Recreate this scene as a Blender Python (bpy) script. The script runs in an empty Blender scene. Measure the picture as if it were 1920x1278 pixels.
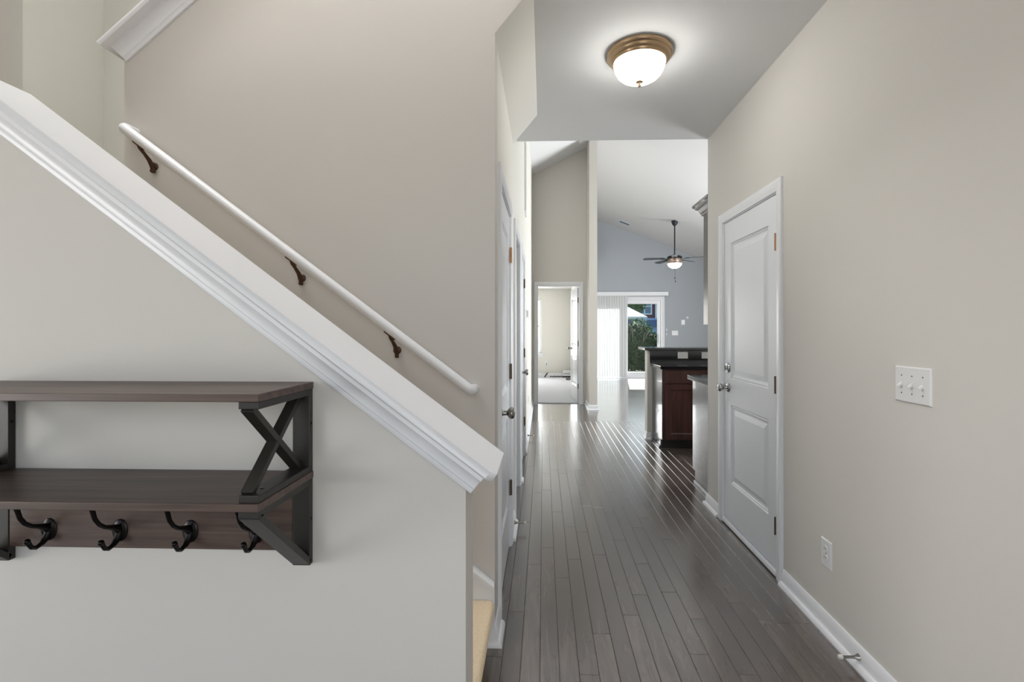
import bpy, bmesh, math, random
from mathutils import Vector, Matrix

sc = bpy.context.scene
C = sc.collection
R = random.Random(11)
pi = math.pi

# ------------------------------------------------------------------ camera, world, light, exposure
H_CAM = 1.31
F_PX = 900.0
YAW = math.atan(0.032)
cam_d = bpy.data.cameras.new('camera')
cam = bpy.data.objects.new('camera', cam_d)
C.objects.link(cam)
sc.camera = cam
cam.location = (0, 0, H_CAM)
cam.rotation_euler = (pi / 2, 0, YAW)
cam_d.sensor_fit = 'HORIZONTAL'
cam_d.sensor_width = 36
cam_d.lens = F_PX / 1920 * 36
cam_d.shift_x = -(990.2 - 960) / 1920
cam_d.shift_y = (618 - 639) / 1920
cam_d.clip_start = 0.05
cam_d.clip_end = 300

world = bpy.data.worlds.new('sky')
sc.world = world
world.use_nodes = True
wn = world.node_tree.nodes
wn.clear()
w_out = wn.new('ShaderNodeOutputWorld')
w_bg = wn.new('ShaderNodeBackground')
w_sky = wn.new('ShaderNodeTexSky')
w_sky.sky_type = 'NISHITA'
w_sky.sun_disc = False
w_sky.sun_elevation = math.radians(38)
w_sky.sun_rotation = math.radians(8)
w_sky.dust_density = 1.5
w_bg.inputs['Strength'].default_value = 0.28
world.node_tree.links.new(w_sky.outputs[0], w_bg.inputs['Color'])
world.node_tree.links.new(w_bg.outputs[0], w_out.inputs['Surface'])

sun_d = bpy.data.lights.new('sun', 'SUN')
sun_d.energy = 38.0
sun_d.angle = math.radians(0.6)
sun_d.color = (1.0, 0.95, 0.88)
sun = bpy.data.objects.new('sun', sun_d)
C.objects.link(sun)
sun.rotation_euler = (math.radians(-52), 0, math.radians(-9))   # stands behind the garden, shines towards the house


def area_light(name, loc, rot, sx, sy, power, col=(1.0, 0.988, 0.972)):
    d = bpy.data.lights.new(name, 'AREA')
    d.shape = 'RECTANGLE'
    d.size, d.size_y, d.energy, d.color = sx, sy, power, col
    o = bpy.data.objects.new(name, d)
    C.objects.link(o)
    o.location = loc
    o.rotation_euler = rot
    return o


# daylight through windows and entry door, plus added unseen fills for stairwell and kitchen
area_light('daylight_side_window', (-4.40, -0.75, 1.15), (0, math.radians(-90), 0), 1.6, 1.4, 66)
area_light('daylight_front_door', (0.55, -1.52, 1.45), (math.radians(90), 0, 0), 1.3, 1.9, 18)
area_light('daylight_front_window', (-1.9, -1.52, 1.5), (math.radians(90), 0, 0), 1.6, 1.5, 3)
area_light('stairwell_top_fill', (-0.9, 1.35, 5.1), (0, 0, 0), 1.5, 0.4, 20)  # added fill under the closed stairwell ceiling, brightens the sloped cap
area_light('stairwell_side_fill', (-1.95, 1.60, 4.45), (0, math.radians(-50), 0), 1.2, 0.6, 50)  # unseen fill hung in the stairwell, added to brighten the lower right wall
area_light('kitchen_side_fill', (5.45, 7.2, 1.55), (0, math.radians(90), 0), 1.4, 2.2, 375, (0.93, 0.97, 1.0))  # unseen cool fill added at the side wall to brighten the great room
area_light('daylight_bedroom_window', (-0.85, 13.1, 1.4), (math.radians(-90), 0, 0), 1.4, 1.4, 62)

sc.cycles.caustics_reflective = False
vs = sc.view_settings
vs.view_transform = 'Standard'
vs.look = 'None'
vs.exposure = 0.0
vs.gamma = 1.0
vs.use_curve_mapping = False


# ------------------------------------------------------------------ materials
def srgb(r, g, b):
    def f(c):
        c /= 255.0
        return c / 12.92 if c <= 0.04045 else ((c + 0.055) / 1.055) ** 2.4
    return (f(r), f(g), f(b), 1.0)


def new_mat(name):
    m = bpy.data.materials.new(name)
    m.use_nodes = True
    nt = m.node_tree
    return m, nt, nt.nodes['Principled BSDF']


def mat(name, col, rough=0.6, metal=0.0, bump=None, var=None, spec=0.5, trans=0.0, coat=0.0):
    """plain procedural material: noise for tint and relief. bump=(scale, strength), var=(scale, amount)"""
    m, nt, b = new_mat(name)
    L = nt.links
    b.inputs['Roughness'].default_value = rough
    b.inputs['Metallic'].default_value = metal
    b.inputs['Specular IOR Level'].default_value = spec
    b.inputs['Coat Weight'].default_value = coat
    b.inputs['Transmission Weight'].default_value = trans
    b.inputs['Base Color'].default_value = col
    tc = nt.nodes.new('ShaderNodeTexCoord')
    sc_v, am = var if var else (6.0, 0.03)
    n = nt.nodes.new('ShaderNodeTexNoise')
    n.inputs['Scale'].default_value = sc_v
    n.inputs['Detail'].default_value = 4
    L.new(tc.outputs['Object'], n.inputs['Vector'])
    mx = nt.nodes.new('ShaderNodeMix')
    mx.data_type = 'RGBA'
    mx.inputs[6].default_value = tuple(c * (1 - am) for c in col[:3]) + (1,)
    mx.inputs[7].default_value = tuple(min(1, c * (1 + am)) for c in col[:3]) + (1,)
    L.new(n.outputs['Fac'], mx.inputs[0])
    L.new(mx.outputs[2], b.inputs['Base Color'])
    if bump:
        n2 = nt.nodes.new('ShaderNodeTexNoise')
        n2.inputs['Scale'].default_value = bump[0]
        n2.inputs['Detail'].default_value = 3
        L.new(tc.outputs['Object'], n2.inputs['Vector'])
        bp = nt.nodes.new('ShaderNodeBump')
        bp.inputs['Strength'].default_value = bump[1]
        bp.inputs['Distance'].default_value = 0.002
        L.new(n2.outputs['Fac'], bp.inputs['Height'])
        L.new(bp.outputs['Normal'], b.inputs['Normal'])
    return m


def emit_mat(name, col, strength, rough=0.3):
    m, nt, b = new_mat(name)
    b.inputs['Base Color'].default_value = col
    b.inputs['Roughness'].default_value = rough
    b.inputs['Emission Color'].default_value = col
    n = nt.nodes.new('ShaderNodeTexNoise')
    n.inputs['Scale'].default_value = 14
    n.inputs['Detail'].default_value = 2
    mr = nt.nodes.new('ShaderNodeMapRange')
    mr.inputs['To Min'].default_value = strength * 0.75
    mr.inputs['To Max'].default_value = strength * 1.25
    nt.links.new(n.outputs['Fac'], mr.inputs['Value'])
    nt.links.new(mr.outputs['Result'], b.inputs['Emission Strength'])
    return m


def wood_mat(name, dark, light, axis, rough, bump=0.15, stretch=14.0, scale=3.0, coat=0.0, joints=False, per_object=True, rough_var=0.06, spec=0.5):
    """streaked wood: noise stretched along one axis, tint per piece"""
    m, nt, b = new_mat(name)
    N, L = nt.nodes, nt.links
    tc = N.new('ShaderNodeTexCoord')
    src = tc.outputs['Object']
    if per_object:
        oi = N.new('ShaderNodeObjectInfo')
        add = N.new('ShaderNodeVectorMath')
        add.operation = 'ADD'
        sc3 = N.new('ShaderNodeVectorMath')
        sc3.operation = 'SCALE'
        cx = N.new('ShaderNodeCombineXYZ')
        for i in range(3):
            L.new(oi.outputs['Random'], cx.inputs[i])
        L.new(cx.outputs[0], sc3.inputs[0])
        sc3.inputs['Scale'].default_value = 37.0
        L.new(src, add.inputs[0])
        L.new(sc3.outputs[0], add.inputs[1])
        src = add.outputs[0]
    mp = N.new('ShaderNodeMapping')
    s = [stretch] * 3
    s[axis] = 1.0
    mp.inputs['Scale'].default_value = s
    L.new(src, mp.inputs['Vector'])
    n1 = N.new('ShaderNodeTexNoise')
    n1.inputs['Scale'].default_value = scale
    n1.inputs['Detail'].default_value = 6
    n1.inputs['Distortion'].default_value = 0.8
    L.new(mp.outputs[0], n1.inputs['Vector'])
    ramp = N.new('ShaderNodeValToRGB')
    ramp.color_ramp.elements[0].position = 0.28
    ramp.color_ramp.elements[0].color = dark
    ramp.color_ramp.elements[1].position = 0.74
    ramp.color_ramp.elements[1].color = light
    L.new(n1.outputs['Fac'], ramp.inputs['Fac'])
    out = ramp.outputs['Color']
    if per_object:
        hsv = N.new('ShaderNodeHueSaturation')
        mr = N.new('ShaderNodeMapRange')
        mr.inputs['To Min'].default_value = 0.86
        mr.inputs['To Max'].default_value = 1.14
        L.new(oi.outputs['Random'], mr.inputs['Value'])
        L.new(mr.outputs['Result'], hsv.inputs['Value'])
        L.new(out, hsv.inputs['Color'])
        out = hsv.outputs['Color']
    height = n1.outputs['Fac']
    if joints:
        br = N.new('ShaderNodeTexBrick')
        br.offset = 0.37
        br.offset_frequency = 2
        br.inputs['Scale'].default_value = 1.0
        br.inputs['Mortar Size'].default_value = 0.0016
        br.inputs['Brick Width'].default_value = 0.95
        br.inputs['Row Height'].default_value = 0.0754
        br.inputs['Color1'].default_value = (0.82, 0.82, 0.82, 1)
        br.inputs['Color2'].default_value = (1.18, 1.18, 1.18, 1)
        br.inputs['Mortar'].default_value = (0.25, 0.25, 0.25, 1)
        mp2 = N.new('ShaderNodeMapping')
        mp2.inputs['Rotation'].default_value = (0, 0, pi / 2)
        mp2.inputs['Location'].default_value = (0, 0.2876, 0)
        L.new(tc.outputs['Object'], mp2.inputs['Vector'])
        L.new(mp2.outputs[0], br.inputs['Vector'])
        mul = N.new('ShaderNodeMix')
        mul.data_type = 'RGBA'
        mul.blend_type = 'MULTIPLY'
        mul.inputs[0].default_value = 1
        L.new(out, mul.inputs[6])
        L.new(br.outputs['Color'], mul.inputs[7])
        out = mul.outputs[2]
        sub = N.new('ShaderNodeMath')
        sub.operation = 'SUBTRACT'
        L.new(n1.outputs['Fac'], sub.inputs[0])
        L.new(br.outputs['Fac'], sub.inputs[1])
        height = sub.outputs[0]
    L.new(out, b.inputs['Base Color'])
    n3 = N.new('ShaderNodeTexNoise')
    n3.inputs['Scale'].default_value = 2.2
    n3.inputs['Detail'].default_value = 5
    L.new(tc.outputs['Object'], n3.inputs['Vector'])
    mr3 = N.new('ShaderNodeMapRange')
    mr3.inputs['To Min'].default_value = max(0.03, rough - rough_var)
    mr3.inputs['To Max'].default_value = rough + rough_var
    L.new(n3.outputs['Fac'], mr3.inputs['Value'])
    L.new(mr3.outputs['Result'], b.inputs['Roughness'])
    b.inputs['Coat Weight'].default_value = coat
    b.inputs['Specular IOR Level'].default_value = spec
    b.inputs['Coat Roughness'].default_value = rough * 0.9
    b.inputs['Coat IOR'].default_value = 1.6
    bp = N.new('ShaderNodeBump')
    bp.inputs['Strength'].default_value = bump
    bp.inputs['Distance'].default_value = 0.001
    L.new(height, bp.inputs['Height'])
    L.new(bp.outputs['Normal'], b.inputs['Normal'])
    return m


def glass_mat(name, tint=(1, 1, 1, 1)):
    m = bpy.data.materials.new(name)
    m.use_nodes = True
    nt = m.node_tree
    nt.nodes.clear()
    o = nt.nodes.new('ShaderNodeOutputMaterial')
    t = nt.nodes.new('ShaderNodeBsdfTransparent')
    t.inputs[0].default_value = tint
    g = nt.nodes.new('ShaderNodeBsdfGlossy')
    g.inputs['Roughness'].default_value = 0.02
    lw = nt.nodes.new('ShaderNodeLayerWeight')
    lw.inputs['Blend'].default_value = 0.5
    pw = nt.nodes.new('ShaderNodeMath')
    pw.operation = 'POWER'
    pw.inputs[1].default_value = 5.0
    fr = nt.nodes.new('ShaderNodeMath')
    fr.operation = 'MULTIPLY_ADD'
    fr.inputs[1].default_value = 0.9
    fr.inputs[2].default_value = 0.03
    nt.links.new(lw.outputs['Facing'], pw.inputs[0])
    nt.links.new(pw.outputs[0], fr.inputs[0])
    mx = nt.nodes.new('ShaderNodeMixShader')
    nt.links.new(fr.outputs[0], mx.inputs[0])
    nt.links.new(t.outputs[0], mx.inputs[1])
    nt.links.new(g.outputs[0], mx.inputs[2])
    nt.links.new(mx.outputs[0], o.inputs['Surface'])
    return m


def vane_mat(name):
    m = bpy.data.materials.new(name)
    m.use_nodes = True
    nt = m.node_tree
    nt.nodes.clear()
    o = nt.nodes.new('ShaderNodeOutputMaterial')
    d = nt.nodes.new('ShaderNodeBsdfDiffuse')
    t = nt.nodes.new('ShaderNodeBsdfTranslucent')
    n = nt.nodes.new('ShaderNodeTexNoise')
    n.inputs['Scale'].default_value = 60
    cr = nt.nodes.new('ShaderNodeValToRGB')
    cr.color_ramp.elements[0].color = (0.78, 0.79, 0.80, 1)
    cr.color_ramp.elements[1].color = (0.86, 0.86, 0.86, 1)
    nt.links.new(n.outputs['Fac'], cr.inputs['Fac'])
    nt.links.new(cr.outputs[0], d.inputs[0])
    nt.links.new(cr.outputs[0], t.inputs[0])
    mx = nt.nodes.new('ShaderNodeMixShader')
    mx.inputs[0].default_value = 0.25
    nt.links.new(d.outputs[0], mx.inputs[1])
    nt.links.new(t.outputs[0], mx.inputs[2])
    nt.links.new(mx.outputs[0], o.inputs['Surface'])
    return m


def leaf_mat(name, dark, light):
    m, nt, b = new_mat(name)
    n = nt.nodes.new('ShaderNodeTexNoise')
    n.inputs['Scale'].default_value = 9
    n.inputs['Detail'].default_value = 3
    tc = nt.nodes.new('ShaderNodeTexCoord')
    nt.links.new(tc.outputs['Object'], n.inputs['Vector'])
    cr = nt.nodes.new('ShaderNodeValToRGB')
    cr.color_ramp.elements[0].position = 0.35
    cr.color_ramp.elements[0].color = dark
    cr.color_ramp.elements[1].position = 0.65
    cr.color_ramp.elements[1].color = light
    nt.links.new(n.outputs['Fac'], cr.inputs['Fac'])
    nt.links.new(cr.outputs[0], b.inputs['Base Color'])
    b.inputs['Roughness'].default_value = 0.7
    b.inputs['Specular IOR Level'].default_value = 0.02
    return m


M = {}
M['paint'] = mat('greige_wall_paint', srgb(214, 210, 204), 0.75, bump=(260, 0.10), var=(0.7, 0.012), spec=0.25)
M['paint_stair'] = mat('stair_wall_paint', srgb(209, 205, 200), 0.75, bump=(260, 0.10), var=(0.7, 0.012), spec=0.25)
M['paint_bounce_tint'] = mat('stair_wall_bounce_tint', srgb(205, 205, 199), 0.75, bump=(260, 0.10), var=(0.7, 0.012), spec=0.25)  # greenish daylight bounce on the walls behind the upper flight, mixed into the colour
M['paint_cream'] = mat('cream_wall_paint', srgb(220, 217, 209), 0.75, bump=(260, 0.10), var=(0.7, 0.012), spec=0.25)
M['paint_grey'] = mat('grey_accent_paint', srgb(176, 181, 187), 0.75, bump=(260, 0.10), var=(0.7, 0.012), spec=0.25)
M['ceil'] = mat('ceiling_white_paint', srgb(226, 226, 226), 0.9, bump=(180, 0.15), var=(0.8, 0.01), spec=0.2)
M['trim'] = mat('white_trim_paint', srgb(232, 233, 236), 0.32, bump=(120, 0.04), var=(3, 0.01))
M['door'] = mat('white_door_paint', srgb(228, 230, 234), 0.30, bump=(140, 0.05), var=(3, 0.01))
M['plastic'] = mat('white_plastic', srgb(228, 228, 228), 0.35, var=(8, 0.01))
M['nickel'] = mat('satin_nickel', srgb(150, 146, 140), 0.25, 1.0, var=(30, 0.05))
M['chrome'] = mat('polished_nickel', srgb(175, 174, 172), 0.12, 1.0, var=(30, 0.05))
M['hinge'] = mat('dark_bronze_hinge', srgb(104, 92, 80), 0.42, 0.85, bump=(90, 0.1), var=(40, 0.15))
M['brass'] = mat('aged_copper_hinge', srgb(190, 148, 118), 0.35, 0.8, bump=(90, 0.1), var=(40, 0.12))
M['bronze'] = mat('oil_rubbed_bronze', srgb(84, 62, 48), 0.40, 0.75, bump=(70, 0.2), var=(45, 0.3))
M['lamp_rim'] = mat('brushed_brass_rim', srgb(176, 150, 118), 0.28, 0.9, bump=(200, 0.05), var=(12, 0.08))
M['lamp_glass'] = emit_mat('frosted_alabaster_glass', (1.0, 0.975, 0.93, 1), 26.0)
M['fan_glass'] = emit_mat('fan_bowl_glass', (1.0, 0.97, 0.92, 1), 3.0)
M['fan_dark'] = mat('dark_fan_metal', srgb(34, 38, 44), 0.45, 0.3, var=(20, 0.1))
M['fan_copper'] = mat('copper_fan_band', srgb(190, 168, 155), 0.3, 0.8, var=(26, 0.45))
M['fan_blade'] = wood_mat('fan_blade_wood', srgb(48, 54, 60), srgb(84, 90, 96), 0, 0.45, 0.05)
M['shelf_wood'] = wood_mat('brown_shelf_laminate', srgb(62, 49, 44), srgb(104, 84, 75), 0, 0.40, 0.12, stretch=22, scale=2.6, per_object=False, rough_var=0.05)
M['shelf_black'] = mat('dark_espresso_frame', srgb(40, 38, 34), 0.42, bump=(60, 0.08), var=(16, 0.15))
M['hook'] = mat('black_bronze_hook', srgb(36, 33, 32), 0.30, 0.8, bump=(80, 0.12), var=(50, 0.3))
M['plank'] = wood_mat('dark_oak_plank', srgb(68, 60, 56), srgb(104, 94, 88), 1, 0.24, 0.22, stretch=11, scale=2.2, rough_var=0.07, spec=1.0, coat=0.8)
M['floor_far'] = wood_mat('dark_oak_floor', srgb(66, 58, 54), srgb(100, 91, 85), 1, 0.18, 0.20, stretch=11, scale=2.2, joints=True, per_object=False, rough_var=0.06, spec=1.0, coat=0.8)
M['carpet'] = mat('tan_carpet', srgb(234, 212, 182), 0.95, bump=(420, 1.0), var=(160, 0.28), spec=0.1)
M['carpet_grey'] = mat('pale_grey_carpet', srgb(206, 207, 210), 0.95, bump=(420, 0.9), var=(30, 0.06), spec=0.1)
M['cherry'] = wood_mat('dark_cherry_cabinet', srgb(66, 45, 42), srgb(94, 64, 58), 2, 0.33, 0.06, stretch=9, scale=2.0, per_object=False)
M['cab_side'] = mat('dark_cabinet_laminate', srgb(74, 70, 74), 0.22, var=(3, 0.05), coat=0.4)
M['granite'] = mat('black_granite', srgb(20, 24, 28), 0.10, var=(90, 0.7), spec=0.6)
M['crown'] = mat('grey_crown_finish', srgb(96, 88, 88), 0.25, var=(20, 0.1), coat=0.5)
M['glass'] = glass_mat('window_glass', (0.92, 0.97, 0.98, 1))
M['vane'] = vane_mat('blind_vane')
M['vinyl'] = mat('white_vinyl', srgb(236, 237, 240), 0.35, var=(5, 0.01))
M['rubber'] = mat('white_rubber', srgb(216, 212, 204), 0.7, var=(10, 0.03))
M['dark'] = mat('black_slot', srgb(24, 24, 24), 0.6, var=(10, 0.1))
M['cable'] = mat('dark_cable', srgb(50, 50, 52), 0.5, var=(10, 0.1))
M['leaf'] = leaf_mat('hedge_leaf', srgb(8, 16, 16), srgb(38, 62, 28))
M['leaf_far'] = leaf_mat('tree_leaf', srgb(28, 62, 44), srgb(84, 122, 64))
M['bark'] = mat('bark', srgb(92, 84, 78), 0.9, bump=(30, 0.6), var=(12, 0.3))
M['siding'] = mat('dark_red_siding', srgb(104, 52, 64), 0.7, var=(4, 0.08))
M['slate'] = mat('slate_roof', srgb(96, 116, 142), 0.8, bump=(20, 0.5), var=(12, 0.15))
M['bluewall'] = mat('pale_blue_siding', srgb(160, 186, 224), 0.7, var=(4, 0.05))
M['house_glass'] = mat('blue_house_window', srgb(84, 120, 146), 0.15, var=(1.2, 0.4))
M['canvas'] = mat('white_canvas', srgb(176, 180, 190), 0.8, var=(6, 0.03))
M['grass'] = mat('lawn_grass', srgb(52, 66, 36), 0.95, bump=(60, 1.0), var=(20, 0.35))
M['shade'] = mat('interior_white', srgb(224, 222, 218), 0.8, var=(2, 0.02))


# ------------------------------------------------------------------ mesh helpers
def root_loc(p):
    v = Vector((0, 0, 0))
    while p is not None:
        v += p.location
        p = p.parent
    return v


class MB:
    def __init__(self):
        self.v, self.f = [], []

    def add(self, vs, fs):
        o = len(self.v)
        self.v += [tuple(p) for p in vs]
        self.f += [tuple(i + o for i in q) for q in fs]
        return self

    def box(self, x0, x1, y0, y1, z0, z1, fn=None):
        p = [(x0, y0, z0), (x1, y0, z0), (x1, y1, z0), (x0, y1, z0), (x0, y0, z1), (x1, y0, z1), (x1, y1, z1), (x0, y1, z1)]
        if fn:
            p = [fn(*q) for q in p]
        return self.add(p, [(3, 2, 1, 0), (4, 5, 6, 7), (0, 1, 5, 4), (1, 2, 6, 5), (2, 3, 7, 6), (3, 0, 4, 7)])

    def loft(self, rings, close=True, caps=True):
        n = len(rings[0])
        o = len(self.v)
        for r in rings:
            self.v += [tuple(p) for p in r]
        for i in range(len(rings) - 1):
            for j in range(n if close else n - 1):
                k = (j + 1) % n
                self.f.append((o + i * n + j, o + i * n + k, o + (i + 1) * n + k, o + (i + 1) * n + j))
        if caps:
            self.f.append(tuple(o + j for j in range(n))[::-1])
            self.f.append(tuple(o + (len(rings) - 1) * n + j for j in range(n)))
        return self

    def tube(self, pts, r, seg=10, caps=True, flat=1.0):
        pts = [Vector(p) for p in pts]
        rad = r if isinstance(r, (list, tuple)) else [r] * len(pts)
        t0 = (pts[1] - pts[0]).normalized()
        up = Vector((0, 0, 1)) if abs(t0.z) < 0.9 else Vector((0, 1, 0))
        rings = []
        u = t0.cross(up).normalized()
        for i, p in enumerate(pts):
            if i == 0:
                t = (pts[1] - pts[0])
            elif i == len(pts) - 1:
                t = (pts[-1] - pts[-2])
            else:
                t = (pts[i + 1] - pts[i]).normalized() + (pts[i] - pts[i - 1]).normalized()
            t.normalize()
            u = (u - t * u.dot(t)).normalized()
            w = t.cross(u)
            rings.append([p + (u * math.cos(a) + w * math.sin(a) * flat) * rad[i] for a in [2 * pi * k / seg for k in range(seg)]])
        return self.loft(rings, True, caps)

    def lathe(self, prof, org, axis=(0, 0, 1), seg=24, sx=1.0):
        """prof: (radius, distance along axis)"""
        ax = Vector(axis).normalized()
        up = Vector((0, 0, 1)) if abs(ax.z) < 0.9 else Vector((0, 1, 0))
        u = ax.cross(up).normalized()
        w = ax.cross(u)
        org = Vector(org)
        rings = [[org + ax * d + (u * math.cos(a) * sx + w * math.sin(a)) * max(r, 1e-5) for a in [2 * pi * k / seg for k in range(seg)]] for r, d in prof]
        return self.loft(rings, True, True)

    def build(self, name, m, parent=None, bevel=0.0, smooth=False, recalc=True, seg=2):
        me = bpy.data.meshes.new(name)
        base = root_loc(parent) if parent is not None else None
        if base is None:
            xs = [p[0] for p in self.v]; ys = [p[1] for p in self.v]; zs = [p[2] for p in self.v]
            base = Vector(((min(xs) + max(xs)) / 2, (min(ys) + max(ys)) / 2, min(zs)))
        me.from_pydata([(p[0] - base.x, p[1] - base.y, p[2] - base.z) for p in self.v], [], self.f)
        if recalc or bevel:
            bm = bmesh.new()
            bm.from_mesh(me)
            if recalc:
                bmesh.ops.recalc_face_normals(bm, faces=bm.faces)
            if bevel:
                es = [e for e in bm.edges if len(e.link_faces) == 2 and e.calc_face_angle(0) > 0.5]
                bmesh.ops.bevel(bm, geom=es, offset=bevel, segments=seg, profile=0.5, affect='EDGES', clamp_overlap=True)
            bm.to_mesh(me)
            bm.free()
        if smooth:
            for p in me.polygons:
                p.use_smooth = True
            if smooth == 'auto':
                me.set_sharp_from_angle(angle=math.radians(40))
        me.materials.append(m)
        o = bpy.data.objects.new(name, me)
        C.objects.link(o)
        if parent is not None:
            o.parent = parent
        else:
            o.location = base
        return o


def empty(name, loc, parent=None):
    o = bpy.data.objects.new(name, None)
    C.objects.link(o)
    o.empty_display_size = 0.1
    if parent is not None:
        o.parent = parent
        o.location = Vector(loc) - root_loc(parent)
    else:
        o.location = loc
    return o


def tag(o, label, cat=None, group=None, kind=None):
    if label:
        o['label'] = label
    if cat:
        o['category'] = cat
    if group:
        o['group'] = group
    if kind:
        o['kind'] = kind
    return o


def struct(o, label, cat=None):
    return tag(o, label, cat, None, 'structure')


def thing(name, loc, label, cat, group=None):
    return tag(empty(name, loc), label, cat, group)


def gridwall(T, S, Z, n0, n1, holes=(), topf=None):
    """a wall of one connected mesh: cells of S x Z, holes (s0, s1, z0, z1) left open; T(s, n, z) -> world"""
    S = sorted(set([round(a, 5) for a in S] + [round(a, 5) for h in holes for a in h[:2]]))
    Z = sorted(set([round(a, 5) for a in Z] + [round(a, 5) for h in holes for a in h[2:]]))
    mb = MB()
    idx = {}

    def vid(i, j, k):
        key = (i, j, k)
        if key not in idx:
            z = Z[j]
            if topf and j == len(Z) - 1:
                z = topf(S[i])
            idx[key] = len(mb.v)
            mb.v.append(tuple(T(S[i], (n0, n1)[k], z)))
        return idx[key]

    def solid(i, j):
        if i < 0 or j < 0 or i >= len(S) - 1 or j >= len(Z) - 1:
            return False
        s = (S[i] + S[i + 1]) / 2
        z = (Z[j] + Z[j + 1]) / 2
        return not any(h[0] < s < h[1] and h[2] < z < h[3] for h in holes)

    for i in range(len(S) - 1):
        for j in range(len(Z) - 1):
            if not solid(i, j):
                continue
            a = [(i, j), (i + 1, j), (i + 1, j + 1), (i, j + 1)]
            mb.f.append(tuple(vid(p, q, 0) for p, q in a))
            mb.f.append(tuple(vid(p, q, 1) for p, q in reversed(a)))
            for (di, dj, e0, e1) in ((0, -1, 0, 1), (1, 0, 1, 2), (0, 1, 2, 3), (-1, 0, 3, 0)):
                if not solid(i + di, j + dj):
                    p, q = a[e0], a[e1]
                    mb.f.append((vid(p[0], p[1], 0), vid(q[0], q[1], 0), vid(q[0], q[1], 1), vid(p[0], p[1], 1)))
    return mb


XR, XL, YB = 1.235, -0.203, 2.0          # right hall wall, left hall wall, stair wall
YE = 3.65                                # where the flat hall ceiling and right wall end
ZC = 2.743
YF = 8.50                                # far wall with the bedroom doorway
YW = 13.10                               # living room back wall
T_right = lambda s, n, z: (XR - n, s, z)
T_left = lambda s, n, z: (XL + n, s, z)
T_far = lambda s, n, z: (s, YF - n, z)
T_back = lambda s, n, z: (s, YW - n, z)
T_pos = lambda s, n, z: (s, n, z)
vault = lambda x: min(4.84 - 0.379 * x, 4.145 + 0.49 * x)

# ------------------------------------------------------------------ floor
PW, PX0 = 0.0754, 0.288
K0, K1 = -8, 22
FX0, FX1, FY0, FY1 = PX0 + K0 * PW, PX0 + K1 * PW, 1.30, 6.9
fl = MB()
# one sheet with a shallow bed under the separate planks
xs = [-4.6, FX0, FX1, 5.7]
ys = [-1.7, FY0, FY1, 13.2]
for i in range(3):
    for j in range(3):
        z = -0.012 if (i == 1 and j == 1) else 0.0
        fl.add([(xs[i], ys[j], z), (xs[i + 1], ys[j], z), (xs[i + 1], ys[j + 1], z), (xs[i], ys[j + 1], z)], [(0, 1, 2, 3)])
fl.add([(FX0, FY0, 0), (FX1, FY0, 0), (FX1, FY1, 0), (FX0, FY1, 0), (FX0, FY0, -.012), (FX1, FY0, -.012), (FX1, FY1, -.012), (FX0, FY1, -.012)],
       [(0, 1, 5, 4), (1, 2, 6, 5), (2, 3, 7, 6), (3, 0, 4, 7)])
floor = fl.build('floor', M['floor_far'], recalc=False)
struct(floor, 'dark brown hardwood floor of narrow planks running down the hallway')
plank_cache = {}


def plank_mesh(length):
    key = round(length, 2)
    if key in plank_cache:
        return plank_cache[key]
    w, l, t, c = PW / 2 - 0.0004, key / 2 - 0.0004, 0.012, 0.0016
    top = [(-w + c, -l + c, 0), (w - c, -l + c, 0), (w - c, l - c, 0), (-w + c, l - c, 0)]
    mid = [(-w, -l, -c), (w, -l, -c), (w, l, -c), (-w, l, -c)]
    bot = [(x, y, -t) for x, y, z in mid]
    me = bpy.data.meshes.new('plank')
    fs = [(0, 1, 2, 3)] + [(a, 4 + a, 4 + b, b) for a, b in ((0, 1), (1, 2), (2, 3), (3, 0))] + [(4 + a, 8 + a, 8 + b, 4 + b) for a, b in ((0, 1), (1, 2), (2, 3), (3, 0))]
    fs = [tuple(reversed(f)) if i else f for i, f in enumerate(fs)]
    me.from_pydata(top + mid + bot, [], [tuple(f) for f in fs])
    me.materials.append(M['plank'])
    plank_cache[key] = me
    return me


for k in range(K0, K1):
    xm = PX0 + (k + 0.5) * PW
    if xm > XR + 0.05:
        ya = YE
    else:
        ya = FY0
    y = ya
    first = True
    while y < FY1 - 1e-6:
        ln = R.choice([0.46, 0.62, 0.78, 0.92, 1.04, 1.18, 1.34])
        if first:
            ln *= R.choice([0.4, 0.6, 0.85, 1.0])
            first = False
        ln = round(ln, 2)
        if FY1 - (y + ln) < 0.3:
            ln = round(FY1 - y, 2)
        o = bpy.data.objects.new('plank', plank_mesh(ln))
        C.objects.link(o)
        o.parent = floor
        o.location = Vector((xm, y + ln / 2, 0.0)) - floor.location
        y += ln

# ------------------------------------------------------------------ walls and ceilings
# right hall wall with the door opening
DR = dict(s0=2.568, s1=3.338, z=2.045)
o = gridwall(T_right, [-1.7, YE], [0, ZC], 0, -0.12, [(DR['s0'], DR['s1'], -0.01, DR['z'])]).build('wall_right', M['paint'])
struct(o, 'long beige wall on the right of the hallway with white door and switch')

# left hall wall: closet door, cased opening, second door; higher beyond the flat ceiling
DA = dict(s0=2.195, s1=2.905, z=2.005)
DB = dict(s0=3.33, s1=4.03, z=2.015)
DC = dict(s0=4.27, s1=5.00, z=2.015)
o = gridwall(T_left, [YB + 0.115, YE, YF], [0, 2.5, 4.1], 0, -0.115,
             [(d['s0'], d['s1'], -0.01, d['z']) for d in (DA, DB, DC)], topf=lambda s: 4.08).build('wall_left', M['paint_cream'])
struct(o, 'beige left wall of the hallway holding the row of white doors')
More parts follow.
